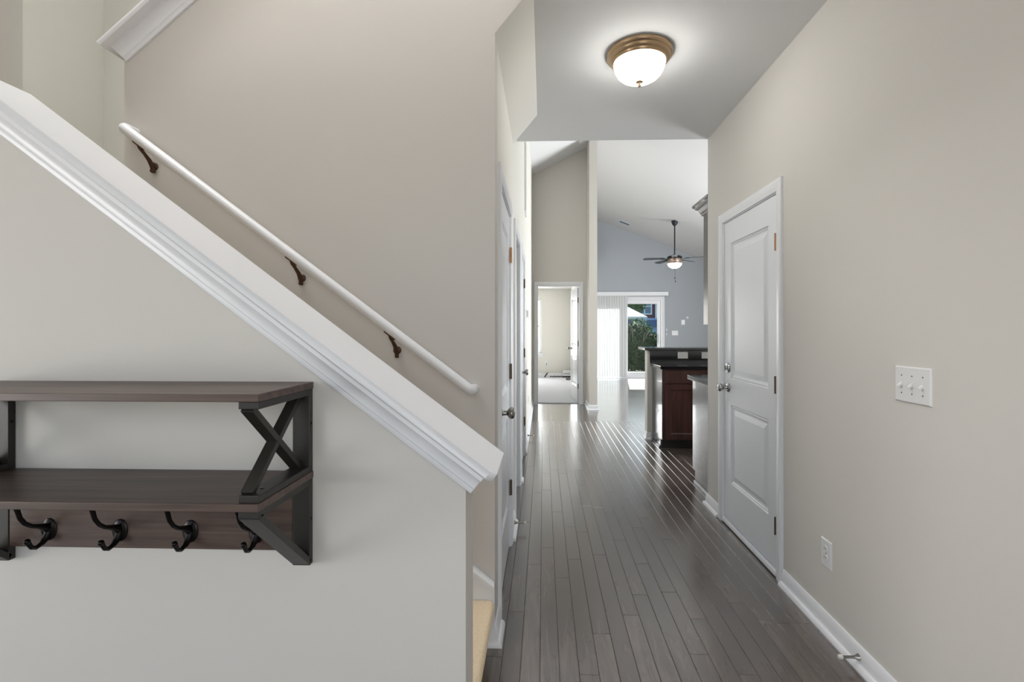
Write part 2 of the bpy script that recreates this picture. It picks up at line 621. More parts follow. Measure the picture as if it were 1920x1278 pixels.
# closets behind the left wall
mb = MB()
mb.box(-1.40, -1.36, 2.08, 5.6, 0, 2.6).box(-1.36, XL - 0.115, 2.06, 2.10, 0, 2.6).box(-1.36, XL - 0.115, 3.10, 3.14, 0, 2.6)
mb.box(-1.36, XL - 0.115, 4.13, 4.17, 0, 2.6).box(-1.36, XL - 0.115, 5.56, 5.6, 0, 2.6).box(-1.40, XL - 0.115, 2.06, 5.6, 2.6, 2.64)
o = mb.build('wall_closet', M['shade'])
struct(o, 'pale closet walls behind the cased opening in the left wall')

# stair wall (handrail wall): sloped top under the upper cap, soffit edge over the hall
USL = 0.852
upz = lambda x: 2.437 + USL * (x + 1.795)       # lower line of the upper cap moulding at the wall face
xt = -0.042
mb = MB()
poly = [(-1.795, 0.0), (XL, 0.0), (XL, 2.55), (xt, ZC), (xt, upz(xt) + 0.05), (-1.795, upz(-1.795) + 0.05)]
mb.loft([[(x, YB, z) for x, z in poly], [(x, YB + 0.115, z) for x, z in poly]])
o = mb.build('wall_stair', M['paint_stair'])
struct(o, 'greige stairwell wall that carries the white handrail')

# soffit: sloped underside of the upper flight poking into the hall
mb = MB()
pr = [(XL, 2.55), (xt, ZC), (xt, ZC + 0.06), (XL, ZC + 0.06)]
mb.loft([[(x, YB + 0.001, z - 0.002) for x, z in pr], [(x, 3.2, z - 0.002) for x, z in pr]])
o = mb.build('ceiling_soffit', M['paint_cream'])
struct(o, 'sloping white soffit under the upper stairs beside the hall ceiling')

# knee wall beside the stairs, sloped white cap
SL = 0.748
AL = math.atan(SL)
sn, cs = math.sin(AL), math.cos(AL)
O_cap = Vector((-0.108, 0, 0.974))
XK = -1.443
ZK = O_cap.z + SL * (O_cap.x - XK)
SL2 = 0.42
X2 = -1.95
Z2 = ZK + SL2 * (XK - X2)


def cap_top(x):
    if x >= XK:
        return O_cap.z + SL * (O_cap.x - x)
    if x >= X2:
        return ZK + SL2 * (XK - x)
    return Z2


YN, YN2 = 1.15, 1.267
mb = MB()
tops = [-0.187, XK, X2, -4.5]
poly = [(-4.5, 0), (-0.187, 0)] + [(x, cap_top(x) - 0.026) for x in tops]
mb.loft([[(x, YN, z) for x, z in poly], [(x, YN2, z) for x, z in poly]])
o = mb.build('wall_knee', M['paint'])
struct(o, 'beige half wall beside the stairs with the wooden shelf on it')


def sweep_cap(prof_fn, t0, x_end=-4.5, clip=0.0):
    """loft a (y, n) profile along the cap line; starts with a square cut at distance t0"""
    n = Vector((sn, 0, cs))
    d = Vector((-cs, 0, sn))
    st = []
    if clip:
        st.append((O_cap + d * t0, n, clip))
        st.append((O_cap + d * (t0 + clip), n, 0.0))
    else:
        st.append((O_cap + d * t0, n, 0.0))
    a2 = math.atan(SL2)
    n2 = Vector((math.sin(a2), 0, math.cos(a2)))
    b = (n + n2).normalized()
    st.append((Vector((XK, 0, ZK)), b / b.dot(n), 0.0))
    b2 = (n2 + Vector((0, 0, 1))).normalized()
    st.append((Vector((X2, 0, Z2)), b2 / b2.dot(n2), 0.0))
    st.append((Vector((x_end, 0, Z2)), Vector((0, 0, 1)), 0.0))
    rings = []
    for p, up, c in st:
        rings.append([Vector((p.x, y, p.z)) + up * nn for y, nn in prof_fn(c)])
    return MB().loft(rings)


def cap_prof(c):
    y0, y1 = 1.092 + c, 1.312
    r = 0.005
    return [(y0, -0.022 + r), (y0 + 0.0015, -0.0035), (y0 + r, 0), (y1 - r, 0), (y1, -r), (y1, -0.022 + r), (y1 - r, -0.022), (y0 + r, -0.022)]


cap = empty('trim_1', (-0.9, 1.2, 1.5))
struct(cap, 'broad white sloped cap with crown moulding along the half wall')
sweep_cap(cap_prof, 0.0, clip=0.018).build('cap_board', M['trim'], cap, smooth='auto')
mprof = [(0.0, -0.083), (0.010, -0.083), (0.013, -0.080), (0.014, -0.070), (0.019, -0.066), (0.0195, -0.060), (0.024, -0.050), (0.032, -0.041), (0.042, -0.035), (0.047, -0.033), (0.048, -0.022), (0.0, -0.022)]
sweep_cap(lambda c: [(YN - a, b) for a, b in mprof], 0.0205).build('crown_moulding', M['trim'], cap, smooth='auto')
sweep_cap(lambda c: [(YN2 + a, b) for a, b in mprof], 0.0205).build('crown_moulding', M['trim'], cap, smooth='auto')

# upper cap over the stair wall
cap2 = empty('trim_2', (-1.2, YB, 2.7))
struct(cap2, 'white sloped cap of the upper flight at the top left')
AU = math.atan(USL)
su, cu = math.sin(AU), math.cos(AU)


def upper(prof, x0, x1, zoff):
    nrm = Vector((-su, 0, cu))
    return MB().loft([[Vector((x, y, upz(x) + zoff)) + nrm * q for y, q in prof] for x in (x0, x1)])


o = upper([(1.920, 0.006), (1.925, 0.0), (2.205, 0.0), (2.210, 0.006), (2.210, 0.017), (2.204, 0.022), (1.926, 0.022), (1.920, 0.016)], -1.832, 0.2, 0.080)
o.build('cap_board', M['trim'], cap2, smooth='auto')
o = upper([(YB - a * 0.8, b + 0.083) for a, b in mprof], -1.795 + 0.015, 0.2, 0.006)
o.build('crown_moulding', M['trim'], cap2, smooth='auto')

# stairwell enclosure
o = gridwall(lambda s, n, z: (s, 3.2 + n, z), [-3.02, xt], [0, 5.2], 0, 0.1, [(XL - 0.115, xt, -0.01, 2.76)]).build('wall_stair_back', M['paint_bounce_tint'])
struct(o, 'far stairwell wall seen behind the upper flight')
o = gridwall(lambda s, n, z: (-3.02 - n, s, z), [2.69, 3.3], [0, 5.2], 0, 0.1).build('wall_stair_return', M['paint_bounce_tint'])
struct(o, 'short wall return at the back of the stair landing')
o = gridwall(lambda s, n, z: (s, 2.69 + n, z), [-4.6, -3.12], [0, 5.2], 0, 0.1).build('wall_landing', M['paint_stair'])
struct(o, 'strip of landing wall at the far upper left edge')
o = gridwall(lambda s, n, z: (-4.5 - n, s, z), [-1.7, 2.79], [0, 5.2], 0, 0.1, [(-1.45, -0.05, 0.35, 1.95)]).build('wall_foyer_left', M['paint'])
struct(o, 'left outer wall of the foyer with a window')
o = gridwall(lambda s, n, z: (s, -1.6 - n, z), [-4.6, XR + 0.12], [0, ZC], 0, 0.1, [(-2.7, -1.1, 0.75, 2.25), (-0.1, 1.2, 0.0, 2.4)]).build('wall_front', M['paint'])
struct(o, 'front wall of the foyer with entry door and window')
o = MB().box(-4.6, xt - 0.1, YN - 0.08, YN, ZC, 5.2).build('wall_stair_front', M['paint'])
struct(o, 'upper stairwell wall over the foyer')
o = MB().box(xt, xt + 0.1, YN - 0.08, 3.3, ZC + 0.061, 5.2).build('wall_stair_right', M['paint'])
struct(o, 'upper stairwell wall above the hall ceiling')
o = MB().box(-4.6, xt + 0.1, YN - 0.08, 3.3, 5.2, 5.26).build('ceiling.001', M['ceil'])
struct(o, 'high white ceiling over the stairwell')

mb = MB()
outline = [(-4.6, -1.7), (XR + 0.12, -1.7), (XR + 0.12, YE), (-0.318, YE), (-0.318, 3.2), (xt, 3.2), (xt, YN), (-4.6, YN)]
mb.loft([[(x, y, ZC) for x, y in outline], [(x, y, ZC + 0.06) for x, y in outline]])
o = mb.build('ceiling', M['ceil'])
struct(o, 'flat white hallway ceiling with the flush lamp')

# great room shell
o = gridwall(T_far, [-0.318, -0.108, 0.640, 0.751], [0, 2.09, 3.0, 4.3], 0, -0.12, [(-0.108, 0.640, -0.01, 2.09)], topf=lambda s: vault(s)).build('wall_far', M['paint'])
struct(o, 'greige end wall of the hallway around the bedroom doorway')
mb = MB()
mb.loft([[(0.751, y, 0), (0.877, y, 0), (0.877, y, vault(0.877)), (0.80, y, vault(0.80)), (0.751, y, vault(0.751))] for y in (7.87, YW + 0.15)])
o = mb.build('wall_stub', M['paint'])
struct(o, 'narrow end of the partition wall between bedroom doorway and living room')
SLD = (0.955, 3.215, 0.0, 2.16)
o = gridwall(T_back, [0.877, 2.3, 5.7], [0, 2.4, 4.0], 0, -0.15, [(SLD[0], SLD[1], -0.01, SLD[3])], topf=lambda s: vault(s)).build('wall_back', M['paint_grey'])
struct(o, 'grey gable wall of the living room with sliding glass door')
o = gridwall(lambda s, n, z: (5.6 + n, s, z), [3.53, YW + 0.15], [0, 2.8], 0, 0.1, [(6.1, 8.3, 0.9, 2.2)]).build('wall_kitchen_side', M['paint_cream'])
struct(o, 'outer side wall of kitchen and living room with an added unseen window opening')
o = gridwall(lambda s, n, z: (s, YE - n, z), [XR + 0.12, 5.6], [0, 2.6], 0, 0.1, topf=lambda s: vault(s)).build('wall_kitchen', M['paint_cream'])
struct(o, 'kitchen wall behind the near cabinets')
o = gridwall(lambda s, n, z: (s, YE - n, z), [-0.318, 0.8, XR + 0.12], [ZC + 0.06, 3.6], 0, 0.1, topf=lambda s: vault(s)).build('wall_header', M['paint_cream'])
struct(o, 'wall over the hall opening facing the living room')
mb = MB()
prof = [(-0.42, vault(-0.42)), (0.80, vault(0.80)), (5.72, vault(5.72))]
ring = [(x, z) for x, z in prof] + [(x, z + 0.1) for x, z in reversed(prof)]
mb.loft([[(x, y, z) for x, z in ring] for y in (YE - 0.1, YW + 0.2)])
o = mb.build('ceiling.002', M['ceil'])
struct(o, 'white vaulted ceiling of the living room')

# bedroom beyond the doorway
BW = (-1.65, -0.045, 0.66, 2.16)
o = gridwall(lambda s, n, z: (s, 13.25 + n, z), [-3.0, 0.751], [0, 2.44], 0, 0.15, [BW]).build('wall_bedroom_back', M['paint_cream'])
struct(o, 'cream bedroom wall seen through the far doorway')
o = gridwall(lambda s, n, z: (-3.0 - n, s, z), [8.62, 13.4], [0, 2.44], 0, 0.1).build('wall_bedroom_left', M['paint_cream'])
struct(o, 'left wall of the bedroom')
o = gridwall(lambda s, n, z: (s, 8.62 - n, z), [-3.1, -0.318], [0, 2.44], 0, 0.1).build('wall_bedroom_front', M['paint_cream'])
struct(o, 'bedroom wall beside the doorway')
o = MB().box(-3.1, 0.75, 8.625, 13.4, 2.44, 2.5).build('ceiling.003', M['ceil'])
struct(o, 'flat white bedroom ceiling')
o = MB().box(-3.0, 0.751, YF + 0.06, 13.25, 0.001, 0.014).build('floor.001', M['carpet_grey'])
struct(o, 'pale grey bedroom carpet beyond the doorway')

# ------------------------------------------------------------------ stairs
stair = empty('stair_flight', (-0.9, 1.63, 0))
tag(stair, 'carpeted lower stair flight rising behind the half wall', 'stairs', kind='structure')
RISE, RUN = 0.188, 0.25
for i in range(7):
    x1 = -0.235 - i * RUN
    x0 = x1 - RUN - 0.03 if i < 6 else -4.48
    z1 = RISE * (i + 1)
    mb = MB()
    r = 0.028
    pr = [(x0, max(0.0, z1 - RISE)), (x1, max(0.0, z1 - RISE)), (x1, z1 - 0.055), (x1 + 0.022, z1 - 0.048), (x1 + 0.032, z1 - 0.030), (x1 + 0.028, z1 - 0.011), (x1 + 0.014, z1), (x0, z1)]
    ye = YB - 0.016 if i < 6 else 2.68
    mb.loft([[(x, YN2 + 0.002, z) for x, z in pr], [(x, ye, z) for x, z in pr]])
    mb.build('carpet_step', M['carpet'], stair, smooth='auto')
stair2 = empty('stair_flight', (-0.9, 2.6, 1.4))
tag(stair2, 'carpeted upper stair flight hidden behind the handrail wall', 'stairs', kind='structure')
for i in range(5):
    x0 = -1.74 + i * 0.27
    z1 = 7 * RISE + 0.19 * (i + 1)
    MB().box(x0, x0 + 0.28, YB + 0.117, 3.19, z1 - 0.06, z1).box(x0, x0 + 0.02, YB + 0.117, 3.19, z1 - 0.2, z1 - 0.06).build('carpet_step', M['carpet'], stair2)

# stair skirt on the handrail wall
skirt = empty('trim_3', (-0.5, YB, 0.2))
struct(skirt, 'white skirt board running up the wall beside the carpeted stairs')
skz = lambda x: 0.262 + SL * (-0.203 - x)
pl = [(XL, 0.0), (XL, skz(XL)), (-1.7, skz(-1.7)), (-1.7, skz(-1.7) - 0.26), (-0.50, skz(-0.5) - 0.26), (-0.36, 0.0)]
MB().loft([[(x, YB - 0.012, z) for x, z in pl], [(x, YB, z) for x, z in pl]]).build('skirt_board', M['trim'], skirt)
pr = [(0.0, -0.028), (0.018, -0.028), (0.018, -0.016), (0.014, -0.006), (0.006, 0.0), (0.0, 0.0)]
MB().loft([[(x, YB - a, skz(x) + b * 1.25) for a, b in pr] for x in (XL, -1.7)]).build('skirt_cap', M['trim'], skirt)


# ------------------------------------------------------------------ baseboards
BPROF = [(0.0, 0.0), (0.032, 0.0), (0.031, 0.010), (0.024, 0.019), (0.014, 0.021), (0.0135, 0.060), (0.010, 0.068), (0.009, 0.076), (0.005, 0.082), (0.0, 0.082)]


def baseboard(name, T, s0, s1, label, e0=0.0, e1=0.0, h=1.0):
    """e0, e1: how far the outer profile runs past the ends (1 = mitred outside corner)"""
    mb = MB()
    mb.loft([[T(s0 - e0 * n, n, z * h) for n, z in BPROF], [T(s1 + e1 * n, n, z * h) for n, z in BPROF]])
    o = mb.build(name, M['trim'], smooth='auto')
    struct(o, label)
    return o


CW = 0.060   # casing width
baseboard('baseboard_right', T_right, -1.6, DR['s0'] - CW - 0.001, 'white baseboard along the right wall before the door')
baseboard('baseboard_right_far', T_right, DR['s1'] + CW + 0.001, YE, 'short white baseboard past the right door', e1=1)
baseboard('baseboard_left_corner', T_left, YB, DA['s0'] - CW - 0.001, 'white baseboard wrapping the stair wall corner', e0=1)
baseboard('baseboard_stair_corner', lambda s, n, z: (s, YB - n, z), -0.236, XL, 'white baseboard end beside the bottom stair', e1=1)
baseboard('baseboard_left_middle', T_left, DA['s1'] + CW + 0.001, DB['s0'] - CW - 0.001, 'short white baseboard between closet door and cased opening')
baseboard('baseboard_left_gap', T_left, DB['s1'] + CW + 0.001, DC['s0'] - CW - 0.001, 'short white baseboard between cased opening and second door')
baseboard('baseboard_left_far', T_left, DC['s1'] + CW + 0.001, YF, 'long white baseboard at the far end of the left wall')
baseboard('baseboard_stub', lambda s, n, z: (s, 7.87 - n, z), 0.751, 0.877, 'white baseboard on the partition wall end', e0=1, e1=1)
baseboard('baseboard_stub_side', lambda s, n, z: (0.751 - n, s, z), 7.87, YF, 'white baseboard on the side of the partition wall', e0=1)
baseboard('baseboard_living', lambda s, n, z: (0.877 + n, s, z), 7.87, YW, 'white baseboard on the living room side of the partition', e0=1)
baseboard('baseboard_back', T_back, 3.29, 5.6, 'white baseboard under the grey living room wall')
baseboard('baseboard_bedroom', lambda s, n, z: (s, 13.25 - n, z + 0.012), -3.0, 0.751, 'white baseboard along the bedroom wall', h=1.25)
baseboard('baseboard_knee', lambda s, n, z: (s, YN - n, z), -4.5, -0.187, 'white baseboard at the foot of the half wall')
baseboard('baseboard_knee_end', lambda s, n, z: (-0.187 + n, s, z), YN, YN2, 'white baseboard at the end of the half wall', e0=1)


# ------------------------------------------------------------------ doors
CPROF = [(0.0, 0.0), (0.0, 0.009), (0.004, 0.011), (0.016, 0.012), (0.022, 0.015), (0.044, 0.017), (0.055, 0.017), (0.060, 0.013), (0.060, 0.0)]


def casing(T, s0, s1, zt, parent, n_off=0.0):
    cp = [(w * CW / 0.060, t) for w, t in CPROF]
    MB().loft([[T(s0 - w, t + n_off, 0.0) for w, t in cp], [T(s0 - w, t + n_off, zt + w) for w, t in cp]]).build('side_casing', M['trim'], parent, smooth='auto')
    MB().loft([[T(s1 + w, t + n_off, 0.0) for w, t in cp], [T(s1 + w, t + n_off, zt + w) for w, t in cp]]).build('side_casing', M['trim'], parent, smooth='auto')
    MB().loft([[T(s0 - w, t + n_off, zt + w) for w, t in cp], [T(s1 + w, t + n_off, zt + w) for w, t in cp]]).build('head_casing', M['trim'], parent, smooth='auto')


def jamb(T, s0, s1, zt, parent, depth, t=0.012):
    MB().box(0, 1, 0, 1, 0, 1, lambda a, b, c: T(s0 + a * t, -b * depth, c * zt)).build('jamb', M['trim'], parent)
    MB().box(0, 1, 0, 1, 0, 1, lambda a, b, c: T(s1 - a * t, -b * depth, c * zt)).build('jamb', M['trim'], parent)
    MB().box(0, 1, 0, 1, 0, 1, lambda a, b, c: T(s0 + t + a * (s1 - s0 - 2 * t), -b * depth, zt - t + c * t)).build('head_jamb', M['trim'], parent)


def panel_solid(T, a, b, c, d, n1, n0):
    """raised door panel between s a..b and z c..d, faces at n1 (front) and n0 (back)"""
    steps = [(0, 0), (0.007, -0.008), (0.013, -0.0045), (0.019, -0.0095), (0.027, -0.0105), (0.032, -0.0105), (0.062, -0.003)]
    rings = []
    for i, dn in reversed(steps):
        rings.append([T(a + i, n0 - dn, c + i), T(b - i, n0 - dn, c + i), T(b - i, n0 - dn, d - i), T(a + i, n0 - dn, d - i)])
    for i, dn in steps:
        rings.append([T(a + i, n1 + dn, c + i), T(b - i, n1 + dn, c + i), T(b - i, n1 + dn, d - i), T(a + i, n1 + dn, d - i)])
    return MB().loft(rings)


KNOB = [(0.031, 0.0), (0.032, 0.004), (0.028, 0.009), (0.014, 0.012), (0.0115, 0.018), (0.0115, 0.034), (0.016, 0.038), (0.0245, 0.045), (0.028, 0.054), (0.027, 0.062), (0.021, 0.068), (0.008, 0.071), (0.0, 0.0712)]


def slab(T, s0, s1, z0, z1, parent, n1, thick, stile, rows):
    g = gridwall(T, [s0, s1], [z0, z1], n1 - thick, n1, [(s0 + stile, s1 - stile, c, d) for c, d in rows])
    sl = g.build('door_slab', M['door'], parent)
    for c, d in rows:
        panel_solid(T, s0 + stile, s1 - stile, c, d, n1, n1 - thick).build('raised_panel', M['door'], sl)
    return sl


def hinge(T, s, z, parent, m, n=0.004, h=0.092, name='hinge'):
    mb = MB()
    mb.tube([T(s, n + 0.004, z - h / 2), T(s, n + 0.004, z + h / 2)], 0.0062, 10)
    hg = mb.build(name, m, parent, smooth='auto')
    for q in (-1, 1):
        lf = MB().box(0, 1, 0, 1, 0, 1, lambda a, b, c: T(s + q * (0.002 + a * 0.011), n - 0.004 + b * 0.0035, z - h / 2 + c * h)).build('hinge_leaf', m, hg)
    return hg


def knob(T, s, z, parent, m, n, both=False):
    o3, ax = Vector(T(s, n, z)), Vector(T(s, n + 1, z)) - Vector(T(s, n, z))
    MB().lathe(KNOB, o3, ax, 28).build('door_knob', m, parent, smooth='auto')


def hinged_door(name, T, d, z0, label, hinge_far=True, z_knob=0.925, hinge_mats=None, zh=(0.27, 1.04, 1.80), knob_m=None, rows=None, depth=0.12, stile=0.115, both_knobs=False):
    root = empty(name, T((d['s0'] + d['s1']) / 2, 0, 0))
    struct(root, label)
    casing(T, d['s0'] + 0.004, d['s1'] - 0.004, d['z'] - 0.004, root)
    jamb(T, d['s0'], d['s1'], d['z'], root, depth)
    a, b, zt = d['s0'] + 0.0145, d['s1'] - 0.0145, d['z'] - 0.0145
    slab(T, a, b, z0, zt, root, -0.004, 0.035, stile, rows or [(0.285, 0.80), (0.985, 1.885)])
    MB().box(0, 1, 0, 1, 0, 1, lambda p, q, r: T(d['s0'] + 0.012 + p * 0.014, -0.041 - q * 0.03, r * zt)).build('door_stop_strip', M['trim'], root)
    hs, ks = (b + 0.001, a + 0.066) if hinge_far else (a - 0.001, b - 0.066)
    for i, z in enumerate(zh):
        hinge(T, hs, z, root, (hinge_mats or [M['hinge']] * 3)[i])
    knob(T, ks, z_knob, root, knob_m or M['nickel'], -0.004)
    return root


# right door: hinged on the near side, deadbolt, white threshold
root = hinged_door('door_1', T_right, DR, 0.040, 'white two-panel door with deadbolt in the right wall', hinge_far=False, z_knob=0.925,
                   hinge_mats=[M['hinge'], M['hinge'], M['brass']], zh=(0.272, 1.018, 1.775), knob_m=M['chrome'],
                   rows=[(0.292, 0.815), (0.985, 1.885)], stile=0.105)
ks = DR['s1'] - 0.0145 - 0.066
MB().lathe([(0.031, 0), (0.032, 0.004), (0.029, 0.010), (0.020, 0.013), (0.0, 0.0135)], T_right(ks, -0.004, 1.056), (-1, 0, 0), 26).build('deadbolt', M['chrome'], root, smooth='auto')
MB().box(0, 1, 0, 1, 0, 1, lambda a, b, c: T_right(ks - 0.007 + a * 0.014, 0.008 + b * 0.020, 1.042 + c * 0.030)).build('thumb_turn', M['chrome'], root, bevel=0.003)
MB().loft([[T_right(s, n, z) for n, z in ((-0.05, 0.006), (0.010, 0.006), (0.012, 0.012), (0.008, 0.030), (-0.05, 0.034))] for s in (DR['s0'] + 0.006, DR['s1'] - 0.006)]).build('threshold', M['trim'], root)

root = hinged_door('door_2', T_left, DA, 0.012, 'white closet door nearest the stair corner on the left wall', hinge_far=True, z_knob=0.915, zh=(0.36, 1.06, 1.76),
                   hinge_mats=[M['hinge'], M['hinge'], M['brass']], rows=[(0.27, 0.80), (0.97, 1.86)], stile=0.10)
root = empty('door_3', T_left((DB['s0'] + DB['s1']) / 2, 0, 0))
struct(root, 'white cased opening without a door between the two left doors')
casing(T_left, DB['s0'] + 0.004, DB['s1'] - 0.004, DB['z'] - 0.004, root)
jamb(T_left, DB['s0'], DB['s1'], DB['z'], root, 0.115)
root = hinged_door('door_4', T_left, DC, 0.012, 'white door farther along the left wall past the cased opening', hinge_far=True, z_knob=0.925, zh=(0.36, 1.07, 1.79),
                   rows=[(0.27, 0.80), (0.97, 1.86)], stile=0.105)

# bedroom doorway with its door standing open into the bedroom
root = empty('door_5', (0.27, YF, 0))
struct(root, 'white bedroom door standing open in the far doorway')
CW = 0.068
casing(T_far, -0.104, 0.636, 2.086, root)
CW = 0.060
jamb(T_far, -0.108, 0.640, 2.09, root, 0.12)
ang = math.radians(96)
hx, hy = 0.622, YF + 0.135


def T_open(s, n, z):
    # s from the hinge along the slab, n out of the face that looks to the left
    dx, dy = math.cos(ang), math.sin(ang)
    return (hx + dx * s - dy * n, hy + dy * s + dx * n, z)


slab(T_open, 0.0, 0.715, 0.022, 2.07, root, 0.018, 0.035, 0.11, [(0.285, 0.82), (1.0, 1.90)])
for z in (0.30, 1.06, 1.84):
    hinge(T_open, -0.010, z, root, M['hinge'], n=0.0)
knob(T_open, 0.65, 0.955, root, M['nickel'], 0.018)

# ------------------------------------------------------------------ handrail
rail = thing('handrail', (-1.0, 1.93, 1.6), 'round white handrail sloping along the stair wall', 'handrail')
P0, P1 = Vector((-1.745, 1.93, 2.152)), Vector((-0.290, 1.93, 1.064))
dr = (P1 - P0).normalized()


def corner(p, a, b, r, n=6):
    """rounded corner at p between unit directions a (in) and b (out)"""
    out = []
    for i in range(n + 1):
        t = i / n
        q0, q2 = p - a * r, p + b * r
        out.append(q0 * (1 - t) ** 2 + p * 2 * t * (1 - t) + q2 * t ** 2)
    return out


back = Vector((0, 1, 0))
path = [P0 + back * 0.070] + corner(P0, -back, dr, 0.035) + corner(P1, dr, back, 0.022) + [P1 + back * 0.070]
MB().tube(path, 0.0205, 18).build('rail', M['trim'], rail, smooth='auto')
for i, f in enumerate((0.052, 0.492, 0.772)):
    p = P0 + (P1 - P0) * f
    br = empty('rail_bracket', (p.x, YB, p.z - 0.08), rail)
    pz = p.z
    MB().lathe([(0.017, 0.0), (0.017, 0.004), (0.012, 0.008), (0.0, 0.0085)], (p.x + 0.008, YB, pz - 0.088), (0, -1, 0), 16, sx=1.0).build('wall_plate', M['bronze'], br, smooth='auto')
    MB().tube([(p.x + 0.008, YB - 0.006, pz - 0.118), (p.x + 0.008, YB - 0.012, pz - 0.092), (p.x + 0.006, YB - 0.026, pz - 0.070), (p.x + 0.002, YB - 0.046, pz - 0.050), (p.x, YB - 0.064, pz - 0.036), (p.x, YB - 0.070, pz - 0.022)],
              [0.0075, 0.0095, 0.0085, 0.0065, 0.007, 0.009], 10).build('bracket_arm', M['bronze'], br, smooth='auto')
    MB().tube([p + dr * -0.028 + Vector((0, 0, -0.0225)), p + dr * 0.028 + Vector((0, 0, -0.0225))], 0.0075, 8).build('saddle', M['bronze'], br, smooth='auto')
    MB().lathe([(0.006, 0), (0.006, 0.004), (0.0, 0.006)], (p.x + 0.008, YB - 0.016, pz - 0.112), (0, -1, 0), 10).build('screw', M['bronze'], br, smooth='auto')

# ------------------------------------------------------------------ wall shelf with hooks
shelf = thing('wall_shelf', (-0.94, YN, 0.76), 'brown wooden wall shelf with black cross-braced frame and four coat hooks', 'shelf')
SX0, SX1 = -1.352, -0.558
SYF = 0.922
MB().box(SX0, SX1, SYF, YN - 0.001, 1.168, 1.184).build('top_shelf', M['shelf_wood'], shelf, bevel=0.0015)
MB().box(SX0, SX1, SYF, YN - 0.001, 0.952, 0.968).build('lower_shelf', M['shelf_wood'], shelf, bevel=0.0015)
MB().box(SX0 + 0.045, SX1 - 0.045, YN - 0.016, YN - 0.001, 0.780, 0.952).build('back_board', M['shelf_wood'], shelf, bevel=0.001)
BWD = 0.042
for side in (0, 1):
    xb0 = SX0 + 0.002 if side == 0 else SX1 - 0.002 - BWD
    xb1 = xb0 + BWD
    xm = (xb0 + xb1) / 2
    bk = empty('shelf_bracket', (xm, YN, 0.75), shelf)
    MB().box(xb0, xb1, YN - 0.017, YN - 0.001, 0.745, 1.168).build('back_post', M['shelf_black'], bk, bevel=0.0015)
    MB().box(xb0, xb1, SYF + 0.006, YN - 0.017, 1.153, 1.168).build('top_bar', M['shelf_black'], bk, bevel=0.0015)
    MB().box(xb0, xb1, SYF + 0.006, YN - 0.017, 0.968, 0.983).build('middle_bar', M['shelf_black'], bk, bevel=0.0015)
    MB().box(xb0, xb1, SYF + 0.006, YN - 0.017, 0.937, 0.952).build('under_bar', M['shelf_black'], bk, bevel=0.0015)

    def strut(ya, za, yb, zb, w, t, name):
        v = Vector((0, yb - ya, zb - za)).normalized()
        q = Vector((0, -v.z, v.y)) * (t / 2)
        a, b = Vector((0, ya, za)), Vector((0, yb, zb))
        ring = lambda x: [a + q + Vector((x, 0, 0)), a - q + Vector((x, 0, 0)), b - q + Vector((x, 0, 0)), b + q + Vector((x, 0, 0))]
        xc = xb0 + 0.0005 + w / 2
        MB().loft([ring(xc - w / 2), ring(xc + w / 2)]).build(name, M['shelf_black'], bk, bevel=0.001)

    strut(SYF + 0.016, 1.153, YN - 0.022, 0.983, 0.025, 0.014, 'cross_brace')
    strut(SYF + 0.016, 0.983, YN - 0.022, 1.153, 0.024, 0.0135, 'cross_brace')
    strut(SYF + 0.012, 0.940, YN - 0.012, 0.752, 0.0415, 0.014, 'diagonal_brace')
    for z in (1.085, 0.855):
        MB().lathe([(0.0035, 0), (0.003, 0.0015), (0.0, 0.002)], (xb1, YN - 0.009, z), (1, 0, 0), 10).build('screw', M['hook'], bk, smooth='auto')
    MB().lathe([(0.004, 0), (0.0035, 0.001), (0.0, 0.0015)], (xm, SYF + 0.05, 0.983), (0, 0, 1), 10).build('screw', M['hook'], bk, smooth='auto')

for x in (-1.206, -1.028, -0.853, -0.690):
    hk = empty('coat_hook', (x, YN - 0.016, 0.82), shelf)
    yb = YN - 0.016
    MB().lathe([(0.027, 0.0), (0.027, 0.002), (0.023, 0.0045), (0.0, 0.006)], (x, yb, 0.824), (0, -1, 0), 24, sx=0.72).build('hook_plate', M['hook'], hk, smooth='auto')
    MB().tube([(x, yb - 0.002, 0.826), (x, yb - 0.012, 0.834), (x, yb - 0.026, 0.841), (x, yb - 0.042, 0.848), (x, yb - 0.056, 0.860), (x, yb - 0.066, 0.876), (x, yb - 0.071, 0.894), (x, yb - 0.076, 0.910), (x, yb - 0.083, 0.920)],
              [0.010, 0.0085, 0.006, 0.0052, 0.005, 0.005, 0.0052, 0.006, 0.0075], 10).build('upper_prong', M['hook'], hk, smooth='auto')
    MB().tube([(x, yb - 0.001, 0.818), (x, yb - 0.008, 0.806), (x, yb - 0.018, 0.796), (x, yb - 0.031, 0.792), (x, yb - 0.041, 0.797), (x, yb - 0.046, 0.806), (x, yb - 0.050, 0.813)],
              [0.009, 0.0078, 0.006, 0.005, 0.0048, 0.005, 0.006], 10).build('lower_prong', M['hook'], hk, smooth='auto')
    MB().lathe([(0.0, -0.007), (0.005, -0.005), (0.007, 0), (0.005, 0.005), (0.0, 0.007)], (x, yb - 0.051, 0.815), (0, 0, 1), 12).build('ball_tip', M['hook'], hk, smooth=True)
    for q in (-1, 1):
        MB().lathe([(0.0032, 0), (0.003, 0.001), (0.0, 0.0015)], (x + q * 0.0105, yb - 0.0035, 0.823), (0, -1, 0), 10).build('screw', M['hook'], hk, smooth='auto')

